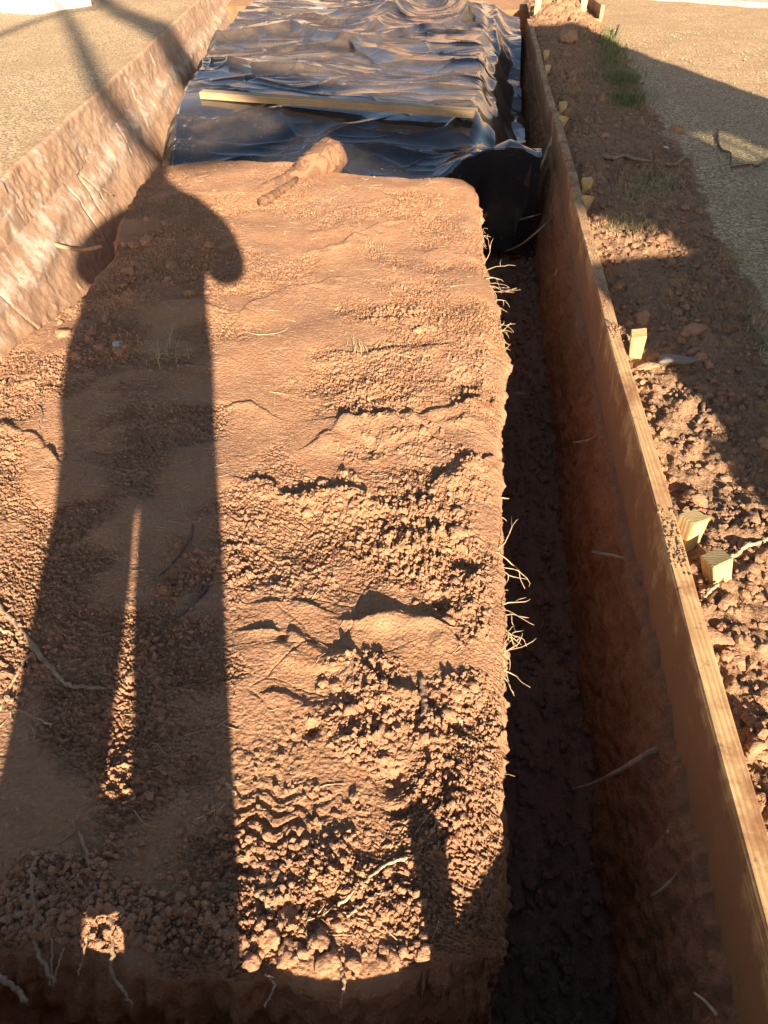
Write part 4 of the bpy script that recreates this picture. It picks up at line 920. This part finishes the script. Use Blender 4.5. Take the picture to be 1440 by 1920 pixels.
# fine root fibres and straw on the block
L = []
for k in range(420):
    xy = block_pts(1, .4)[0] if k < 2 else np.array([rg.uniform(-1.5, .1), .42 + 3.7 * rg.random() ** 1.4])
    if not inb(xy): continue
    a = rg.normal(0, 1.0); ln = rg.uniform(.02, .09); d = np.array([math.cos(a), math.sin(a)]); q = []
    for i in range(6):
        xy = xy + d * ln / 6; d = d + rg.normal(0, .25, 2); d /= np.linalg.norm(d); q.append((xy[0], xy[1], float(TOPG(xy[0], xy[1])) + .0015 + .004 * rg.random() * (i == 5)))
    L.append((np.array(q), np.linspace(.0011, .0006, 6) * rg.uniform(.7, 1.5)))
tag(tubes('root_fibres', L, M['root_pale'], None, 4), 'hair-fine root fibres strewn over the block', None, None, 'stuff')

# ------------------------------------------------------------------ grass, leaves
def blades(name, pts, ln, wid, mat, lab, seed, lean=0.6, kind='stuff'):
    rg = np.random.default_rng(seed); V = []; Fs = []
    for p in pts:
        a = rg.uniform(0, 6.28); t = rg.uniform(.1, 1) * lean; l = ln * rg.uniform(.5, 1.2); dx, dy = math.cos(a), math.sin(a); w = wid * rg.uniform(.6, 1.2); b = len(V)
        for i, f in enumerate((0, .4, .75)):
            c = np.array([p[0] + dx * l * t * f * f, p[1] + dy * l * t * f * f, p[2] - .004 + l * f * (1 - .4 * t * f)]); s = np.array([-dy, dx, 0]) * w * (1 - .35 * i) / 2; V += [c - s, c + s]
        V.append(np.array([p[0] + dx * l * t, p[1] + dy * l * t, p[2] + l * (1 - .45 * t)])); Fs += [(b, b + 1, b + 3, b + 2), (b + 2, b + 3, b + 5, b + 4), (b + 4, b + 5, b + 6)]
    return mk(name, V, Fs, mat, None, False)
def verge_pts(n, spots, seed):
    rg = np.random.default_rng(seed); out = []
    for _ in range(n):
        px, py, rx, ry = spots[rg.integers(len(spots))]; a = rg.normal(0, .5, 2); out.append(on_verge(px + rx * a[0], max(py + ry * a[1], 2)))
    return out
for spots, n, ln, mt, nm, lab, sd in (
    ([(1140, 75, 22, 22)], 420, .07, 'grass', 'grass', 'sunlit grass at the far gravel edge', 1),
    ([(1150, 110, 34, 26), (1165, 150, 40, 18), (1180, 188, 38, 18)], 1700, .075, 'grass', 'grass', 'shaded green grass along the verge and gravel', 2),
    ([(1205, 365, 60, 36), (1180, 420, 50, 20), (1235, 345, 40, 20)], 3200, .026, 'straw', 'dry_grass', 'dry yellow turf patch below the crooked branch', 3),
    ([(1225, 335, 20, 12)], 60, .06, 'grass', 'grass', 'few green blades on the dry turf patch', 4),
    ([(1375, 485, 45, 18), (1410, 590, 40, 40), (1430, 640, 30, 40)], 420, .03, 'straw', 'dry_grass', 'sparse grass between the soil and the shaded gravel', 5)):
    tag(blades(nm, verge_pts(n, spots, sd), ln, .005, M[mt], lab, sd, 1.5 if mt == 'straw' else .9), lab, None, None, 'stuff')
for px, py, n, ln, mt, lab in ((315, 665, 70, .07, 'straw', 'grey dead grass tuft in the body shadow'), (585, 395, 22, .035, 'straw', 'tiny green-yellow weed near the forked root tip'), (705, 460, 40, .04, 'straw', 'small dry grass tuft on the upper block'), (680, 660, 40, .045, 'straw', 'flattened straw tuft on the sunlit middle of the block')):
    p0 = on_block(px, py); rg2 = np.random.default_rng(px); pp = []
    for _ in range(n):
        x, y = p0[0] + rg2.normal(0, .03), p0[1] + rg2.normal(0, .035); pp.append(np.array([x, y, float(TOPG(x, y))]))
    tag(blades('grass_tuft', pp, ln, .0035, M[mt], lab, px, 1.6), lab, 'grass tuft', 'dry tufts on the block')
def leaf(p, L, Wd, rz, mat, lab, tilt=0.2):
    V = []; n = 9
    for i in range(n):
        t = i / (n - 1); w = Wd * math.sin(math.pi * t ** 0.8) ** 0.8 / 2 + 1e-4
        for s in (-1, 0, 1): V.append(((t - .5) * L, s * w, 0.12 * abs(s) * w + 0.15 * L * (t - .5) ** 2))
    o = mk('leaf', V, [(i * 3 + s, i * 3 + s + 1, i * 3 + s + 4, i * 3 + s + 3) for i in range(n - 1) for s in (0, 1)], mat)
    sm = o.modifiers.new('thick', 'SOLIDIFY'); sm.thickness = 0.0006
    o.location = p; o.rotation_euler = (tilt, .1, rz); return tag(o, lab, 'leaf')
leaf(P(975, 738, FLOOR + .035), .05, .022, .35, M['leaf'], 'green leaf lying on the dark trench floor')
leaf(on_block(222, 650, .008), .045, .032, 1.2, M['leaf_pale'], 'pale dry leaf in the shoulder shadow', .5)
leaf(on_block(846, 1576, .004), .024, .012, .2, M['leaf_orange'], 'glowing orange dead leaf at the near block corner', .6)
leaf(on_verge(1248, 280, .01), .05, .03, 1.0, M['leaf_pale'], 'pale leaf beside the crooked branch', .3)

# ------------------------------------------------------------------ white column base on the patio
def column():
    c0 = P(66, 27, SLAB_Z); e1 = P(0, 22, SLAB_Z) - c0; e2 = P(106, 8, SLAB_Z) - c0
    u = e1[:2] / np.linalg.norm(e1[:2]); ang = math.atan2(u[1], u[0]); v = np.array([u[1], -u[0]])
    if v @ e2[:2] < 0: v = -v
    Wd = 0.80; ctr = c0[:2] + u * Wd / 2 + v * Wd / 2
    o = empty('white_column', (ctr[0], ctr[1], SLAB_Z), (0, 0, ang)); h = Wd / 2
    box('plinth', (-h, -h, -0.005), (h, h, 0.09), M['white'], o, 0.006)
    bm = bmesh.new(); vs = box_bm(bm, (-h + .05, -h + .05, .09), (h - .05, h - .05, .18))
    for q in vs:
        if q.co.z > .1: q.co.x *= .8; q.co.y *= .8
    bm_obj('base_moulding', bm, M['white'], o, .006)
    box('shaft', (-.22, -.22, .178), (.22, .22, 2.6), M['white'], o, .008)
    box('capital', (-.28, -.28, 2.598), (.28, .28, 2.72), M['white'], o, .01)
    return tag(o, 'white column with a stepped square base on the patio corner', 'column')
column()

# ------------------------------------------------------------------ what stands behind the camera and throws the shadows
M['jacket'] = plain('dark_jacket', (0.05, 0.06, 0.08), .85, .2, 30); M['trousers'] = plain('trousers', (0.09, 0.08, 0.07), .85, .2, 30)
M['skin'] = plain('skin', (0.42, 0.25, 0.17), .6, .08, 10); M['hair'] = plain('hair', (0.06, 0.04, 0.03), .6, .3, 60); M['boot'] = plain('boot', (0.06, 0.04, 0.03), .7, .2, 30); M['black'] = plain('black_rubber', (0.02, 0.02, 0.02), .8, .2, 20)
def person():
    A0, B0 = -0.36, -0.335
    def J(a, b, z): return tuple(AB(A0 + a, B0 + b)) + (z,)
    V = []; E_ = []; Rd = []
    def add(p, r, par=None):
        V.append(p); Rd.append(r); i = len(V) - 1
        if par is not None: E_.append((par, i))
        return i
    pel = add(J(0, .0, .86), (.23, .23)); wst = add(J(0, -.01, 1.03), (.27, .27), pel); chs = add(J(.01, 0, 1.22), (.265, .26), wst); shd = add(J(.0, 0, 1.47), (.20, .14), chs)
    nk = add(J(.01, 0, 1.62), (.135, .12), shd); hd0 = add(J(.03, -.01, 1.71), (.09, .10), nk); hd1 = add(J(.03, -.015, 1.79), (.085, .095), hd0); add(J(.02, -.015, 1.86), (.06, .065), hd1)
    for s, hipx, knx, ftx in ((-1, -.07, -.082, -.085), (1, .135, .13, .13)):
        hp = add(J(0, hipx, .77), (.115, .12), pel); kn = add(J(.02, knx, .52), (.104, .106), hp); cf = add(J(.0, knx * 1.05 + .005 * s, .34), (.088, .09), kn); an = add(J(-.01, ftx, .10), (.075, .08), cf)
        hl = add(J(-.03, ftx, .05), (.045, .05), an); bl = add(J(.10, ftx + .012 * s, .04), (.045, .035), hl); add(J(.20, ftx + .02 * s, .035), (.038, .028), bl)
    hands = []; U3 = Vector(UP); F3 = Vector(FW); R3 = Vector(_r)
    for s in (-1, 1):
        sh = add(J(0, .20 * s, 1.49), (.14, .13), shd); ma = add(J(.03, .30 * s, 1.36), (.12, .115), sh); el = add(J(.05, .33 * s, 1.205), (.095, .09), ma)
        pv = Vector(CAM) - F3 * .062 - U3 * .075 + R3 * .052 * s
        wr = add(tuple(pv - F3 * .075 - U3 * .045 + R3 * .02 * s), (.034, .03), el); pm = add(tuple(pv), (.032, .02), wr); hands.append(pm)
        for f in range(4):
            k1 = add(tuple(pv + U3 * (.042 - .021 * f) + F3 * .012 - R3 * .002 * s), (.0092, .0092), pm); ln = (.022, .026, .025, .02)[f]
            k2 = add(tuple(Vector(V[k1]) - R3 * ln * s + F3 * .012), (.0085, .0085), k1); add(tuple(Vector(V[k2]) - R3 * .02 * s + F3 * .004), (.0075, .0075), k2)
        t1 = add(tuple(pv - F3 * .012 - R3 * .016 * s + U3 * .03), (.011, .011), pm); add(tuple(Vector(V[t1]) - R3 * .022 * s + U3 * .02 + F3 * .006), (.009, .009), t1)
    me = bpy.data.meshes.new('person'); me.from_pydata(V, E_, []); o = bpy.data.objects.new('person', me); COL.objects.link(o)
    md = o.modifiers.new('skin', 'SKIN'); sv = me.skin_vertices[0].data
    for i, r in enumerate(Rd): sv[i].radius = r
    sv[0].use_root = True; md.use_smooth_shade = True
    sb = o.modifiers.new('sub', 'SUBSURF'); sb.levels = 2; sb.render_levels = 2
    dg = bpy.context.evaluated_depsgraph_get(); me2 = bpy.data.meshes.new_from_object(o.evaluated_get(dg)); o.modifiers.clear(); o.data = me2
    me2.materials.clear()
    for m_ in ('jacket', 'trousers', 'skin', 'boot'): me2.materials.append(M[m_])
    hw = [Vector(V[h]) for h in hands]
    for p in me2.polygons:
        c = p.center
        p.material_index = 2 if (c.z > 1.66 or min((c - h).length for h in hw) < .085) else 0 if c.z > .84 else 1 if c.z > .12 else 3
    # face and hair
    hc = Vector(J(.04, -.015, 1.79))
    bm = bmesh.new(); bmesh.ops.create_icosphere(bm, subdivisions=3, radius=1)
    for v in bm.verts:
        v.co = Vector((v.co.x * .088, v.co.y * .088, v.co.z * .095)) + hc + Vector((-S[0] * .022, -S[1] * .022, .022))
    bmesh.ops.delete(bm, geom=[v for v in bm.verts if (v.co - hc).dot(Vector((S[0], S[1], -.55))) > .045], context='VERTS'); bm_obj('hair', bm, M['hair'], o, 0, 2, True)
    f0 = Vector((S[0], S[1], 0)); nn = Vector((N[0], N[1], 0))
    for s in (-1, 1):
        bm = bmesh.new(); bmesh.ops.create_uvsphere(bm, u_segments=12, v_segments=8, radius=.012); bmesh.ops.translate(bm, verts=bm.verts, vec=hc + f0 * .082 + nn * .03 * s + Vector((0, 0, -.01))); bm_obj('eye', bm, M['white'], o, 0, 2, True)
        bm = bmesh.new(); bmesh.ops.create_uvsphere(bm, u_segments=12, v_segments=8, radius=.026); bmesh.ops.scale(bm, verts=bm.verts, vec=(.5, .7, 1.2)); bmesh.ops.translate(bm, verts=bm.verts, vec=hc + nn * .08 * s + Vector((0, 0, -.02))); bm_obj('ear', bm, M['skin'], o, 0, 2, True)
    bm = bmesh.new(); bmesh.ops.create_cone(bm, cap_ends=True, segments=10, radius1=.018, radius2=.007, depth=.05); bmesh.ops.rotate(bm, verts=bm.verts, matrix=Matrix.Rotation(R(-15), 3, nn)); bmesh.ops.translate(bm, verts=bm.verts, vec=hc + f0 * .088 + Vector((0, 0, -.028))); bm_obj('nose', bm, M['skin'], o, 0, 2, True)
    bm = bmesh.new(); bmesh.ops.create_uvsphere(bm, u_segments=12, v_segments=6, radius=.02); bmesh.ops.scale(bm, verts=bm.verts, vec=(1, .6, .3)); bmesh.ops.translate(bm, verts=bm.verts, vec=hc + f0 * .07 + Vector((0, 0, -.065))); bm_obj('mouth', bm, plain('lips', (.35, .15, .12), .5), o, 0, 2, True)
    return tag(o, 'person in dark jacket taking the picture, seen only as the long shadow', 'person')
person()
def phone():
    bm = bmesh.new(); box_bm(bm, (-.037, -.075, -.004), (.037, .075, .004)); o = bm_obj('phone', bm, M['black'], None, .003)
    m_ = Matrix(((_r[0], UP[0], -FW[0]), (_r[1], UP[1], -FW[1]), (_r[2], UP[2], -FW[2]))).to_4x4(); m_.translation = Vector(CAM - FW * 0.03 - UP * 0.05); o.matrix_world = m_
    return tag(o, 'phone in the hands of the person casting the shadow', 'phone')
phone()

# excavator parked to the right, just out of the frame: it shades the verge and the gravel
M['yellow'] = plain('machine_yellow', (0.55, 0.36, 0.03), .4, .12, 3); M['steel'] = plain('grey_steel', (.3, .3, .3), .4, .1, 8, 0, .6)
def glass_mat():
    m, nt, p = mat_new('window_glass'); out = nt.nodes['Material Output']; t = nt.nodes.new('ShaderNodeBsdfTransparent'); t.inputs[0].default_value = (.86, .9, .88, 1); g = nt.nodes.new('ShaderNodeBsdfGlossy'); g.inputs['Roughness'].default_value = .03
    mx = nt.nodes.new('ShaderNodeMixShader'); mx.inputs[0].default_value = .08; nt.links.new(t.outputs[0], mx.inputs[1]); nt.links.new(g.outputs[0], mx.inputs[2]); nt.links.new(mx.outputs[0], out.inputs[0]); return m
M['glass'] = glass_mat()
def prism(name, prof, x0, x1, mat, parent, bev=0.02):
    bm = bmesh.new(); f0 = [bm.verts.new((x0, y, z)) for y, z in prof]; f1 = [bm.verts.new((x1, y, z)) for y, z in prof]; bm.faces.new(f0); bm.faces.new(f1[::-1])
    for i in range(len(prof)): bm.faces.new((f0[i], f1[i], f1[(i + 1) % len(prof)], f0[(i + 1) % len(prof)]))
    return bm_obj(name, bm, mat, parent, bev)
def excavator():
    loc = AB(-0.5, 2.55); o = empty('excavator', (loc[0], loc[1], 0.045), (0, 0, math.atan2(S[1], S[0]) - math.pi / 2))   # local +Y is the way it faces
    for x0 in (-1.36, 0.86):
        prof = [(-.42 + .42 * math.sin(t), .43 + .42 * math.cos(t)) for t in np.linspace(0, math.pi, 9)] + [(-2.9 - .42 * math.sin(t), .43 - .42 * math.cos(t)) for t in np.linspace(0, math.pi, 9)]
        tr = prism('track', prof, x0, x0 + .5, M['black'], o, .01)
        for y in np.linspace(-2.9, -.45, 14): box('track_pad', (x0 - .01, y - .06, .84), (x0 + .51, y + .06, .875), M['steel'], tr, .006)
        for y in (-2.9, -2.0, -1.2, -.42):
            bm = bmesh.new(); bmesh.ops.create_cone(bm, cap_ends=True, segments=20, radius1=.26, radius2=.26, depth=.54); bmesh.ops.rotate(bm, verts=bm.verts, matrix=Matrix.Rotation(R(90), 3, 'Y')); bmesh.ops.translate(bm, verts=bm.verts, vec=(x0 + .25, y, .43)); bm_obj('track_roller', bm, M['steel'], tr)
    box('undercarriage', (-.9, -2.6, .35), (.9, -.8, .80), M['steel'], o, .03)
    bm = bmesh.new(); bmesh.ops.create_cone(bm, cap_ends=True, segments=36, radius1=.6, radius2=.6, depth=.2); bmesh.ops.translate(bm, verts=bm.verts, vec=(0, -1.6, .88)); bm_obj('slew_ring', bm, M['steel'], o)
    box('deck', (-1.28, -2.9, .95), (1.32, -.15, 1.18), M['yellow'], o, .03)
    box('engine_cover', (-.50, -2.9, 1.17), (1.34, -1.75, 2.25), M['yellow'], o, .08); box('counterweight', (-1.2, -3.2, .98), (1.3, -2.88, 1.75), M['steel'], o, .10)
    box('cab_gap_blocker', (-.53, -2.3, 2.24), (.139, -1.76, 3.55), M['yellow'], o, .01)  # added box, stops sun slipping past the left of the cab
    box('verge_shade_box', (-1.26, -2.2, 1.175), (-.62, -.6, 1.40), M['yellow'], o, .03)  # box added on the deck to shrink the lit patch on the verge
    box('exhaust', (-.3, -2.5, 2.2), (-.2, -2.4, 2.75), M['black'], o, .02)
    # cab: floor, posts, roof, rear wall with a small two-light window, glazing
    X0, X1, Y0, Y1, ZB, ZT = .14, 1.36, -1.70, -.20, 1.17, 3.36
    for x in (X0, X1 - .09):
        for y in (Y0, Y1 - .09): box('cab_post', (x, y, ZB), (x + .09, y + .09, ZT), M['yellow'], o, .01)
    box('cab_roof', (X0 - .02, Y0 - .04, ZT), (X1 + .02, Y1 + .06, ZT + .10), M['yellow'], o, .05)
    wx0, wx1, wz0, wz1 = .30, .54, 2.16, 2.42
    box('rear_wall', (X0 + .091, Y0 + .01, ZB), (wx0, Y0 + .07, ZT), M['black'], o, 0); box('rear_wall', (wx1, Y0 + .01, ZB), (X1 - .091, Y0 + .07, ZT), M['black'], o, 0)
    box('rear_wall', (wx0, Y0 + .012, ZB), (wx1, Y0 + .068, wz0), M['black'], o, 0); box('rear_wall', (wx0, Y0 + .012, wz1), (wx1, Y0 + .068, ZT), M['black'], o, 0)
    box('window_bar', (.415, Y0 + .02, wz0), (.440, Y0 + .06, wz1), M['black'], o, 0); box('rear_window', (wx0, Y0 + .015, wz0), (wx1, Y0 + .019, wz1), M['glass'], o, 0)
    box('side_panel', (X0 + .01, Y0 + .09, ZB), (X0 + .05, Y1 - .09, 1.75), M['yellow'], o, 0); box('side_panel', (X1 - .05, Y0 + .09, ZB), (X1 - .01, Y1 - .09, 1.75), M['yellow'], o, 0)
    box('side_window', (X0 + .02, Y0 + .09, 1.75), (X0 + .026, Y1 - .09, ZT), M['glass'], o, 0); box('side_window', (X1 - .026, Y0 + .09, 1.75), (X1 - .02, Y1 - .09, ZT), M['glass'], o, 0)
    box('windscreen', (X0 + .09, Y1 - .03, ZB + .05), (X1 - .09, Y1 - .024, ZT), M['glass'], o, 0)
    box('seat', (.62, -1.35, 1.2), (1.12, -.85, 1.62), M['black'], o, .06); box('seat_back', (.64, -1.42, 1.58), (1.10, -1.28, 2.25), M['black'], o, .06)
    # boom folded up, stick and bucket
    bp = [(-.35, 1.15), (-.1, 1.2), (.05, 2.2), (-.15, 3.0), (-.7, 3.5), (-1.0, 3.45), (-.6, 2.95), (-.35, 2.2)]
    prism('boom', bp, -.45, -.05, M['yellow'], o, .03); prism('stick', [(-.75, 3.42), (-.95, 3.5), (-2.4, 2.75), (-2.35, 2.55)], -.38, -.12, M['yellow'], o, .03)
    prism('bucket', [(-2.2, 2.7), (-2.75, 2.75), (-2.9, 2.45), (-2.6, 2.30), (-2.2, 2.45)], -.55, .10, M['steel'], o, .02)
    for x in (-.52, .02): tubes('hydraulic_ram', [(np.array([(x, -.1, 1.3), (x, -.05, 2.0), (x, -.12, 2.7)]), [.05, .05, .03])], M['steel'], o, 10)
    return tag(o, 'yellow tracked excavator outside the frame, its shadow darkening the verge and gravel', 'excavator')
excavator()

# bare tree behind the camera: its limbs are the soft curved shadows on the patio
def tree():
    A0 = -8.5; T = math.tan(SUN_EL); g = AB(A0, 2.4); o = empty('bare_tree', (g[0], g[1], 0.0))
    def J(al, b, z=0.15, da=0.0):                # limb point whose shadow falls at (al, b)
        q = AB(A0 + da, b); return np.array([q[0] - g[0], q[1] - g[1], (al - A0 - da) * T + z])
    bark = plain('bark', (.16, .12, .09), .9, .3, 15, .01)
    tr = smooth_line([np.array([0, 0, -.1]), np.array([0.02, 0, 1.2]), np.array([-.05, .05, 2.6]), J(3.6, 1.9, .1)], 16); mk('trunk', *tube_geo(tr, np.linspace(.24, .15, 16), 14, .05, 1), bark, o)
    for k, (pts, r0, r1) in enumerate((
        ([J(3.5, 1.9, .1), J(4.6, 1.25, .1), J(5.4, .75, .1), J(6.6, .05), J(8.2, -.30), J(10.0, -.84), J(12.5, -1.3)], .30, .08),
        ([J(5.5, .7, .1), J(5.0, .4, .0), J(4.3, -.20), J(5.6, -.60), J(8.2, -1.02), J(10.6, -1.45), J(13, -1.9)], .075, .06),
        ([J(3.5, 1.9, .1), J(6.5, 2.0), J(9.5, 2.2), J(13, 2.1)], .12, .04), ([J(3.5, 1.9), J(5.6, 2.6), J(8, 3.0), J(12, 3.4)], .10, .03),
        ([J(8.2, -.3), J(7.2, .02), J(6.6, .10)], .05, .04), ([J(10, -.84), J(9.6, -1.3), J(8.0, -1.68), J(7.2, -1.75)], .05, .05))):
        L_ = smooth_line(pts, 26); mk('limb', *tube_geo(L_, np.linspace(r0, r1, 26), 10, .06, 30 + k), bark, o)
    return tag(o, 'bare tree behind the camera casting the soft curved shadows', 'tree')
tree()

# unseen brick house added beyond the far end, so the plastic mirrors brown
def house():
    o = empty('added_brick_house', (-2, 21, 0)); brick = plain('brown_brick', (.30, .20, .135), .9, .25, 8, .01); roof = plain('roof_tiles', (.22, .15, .11), .8, .2, 10)
    bm = bmesh.new(); hw, d, h = 9.0, 8.0, 3.0
    box_bm(bm, (-hw, 0, -.1), (hw, d, h)); bm_obj('wall', bm, brick, o)
    bm = bmesh.new(); a = [bm.verts.new(v) for v in ((-hw - .6, -.7, h - .05), (hw + .6, -.7, h - .05), (hw + .6, d + .7, h - .05), (-hw - .6, d + .7, h - .05), (-hw + 3, d / 2, h + 2.6), (hw - 3, d / 2, h + 2.6))]
    for f in ((0, 1, 5, 4), (1, 2, 5), (2, 3, 4, 5), (3, 0, 4), (0, 3, 2, 1)): bm.faces.new([a[i] for i in f])
    bm_obj('roof', bm, roof, o)
    dark = plain('window_dark', (.04, .05, .06), .1, .1)
    for x in (-6, -2.6, 3, 6.2):
        w = box('window', (x - .8, -.05, 1.0), (x + .8, .02, 2.3), M['white'], o, .01)
        for s in (0, 1): box('pane', (x - .72 + s * .74, -.06, 1.08), (x - .02 + s * .74, -.03, 2.22), dark, w, 0)
    dr = box('door', (-.1, -.06, 0), (.9, .02, 2.1), plain('door_paint', (.18, .08, .05), .4), o, .01); box('handle', (.75, -.1, 1.0), (.8, -.05, 1.12), M['steel'], dr, .005)
    return tag(o, 'unseen brown brick house added for its reflection in the plastic sheet', 'house')
house()
bpy.context.view_layer.update()
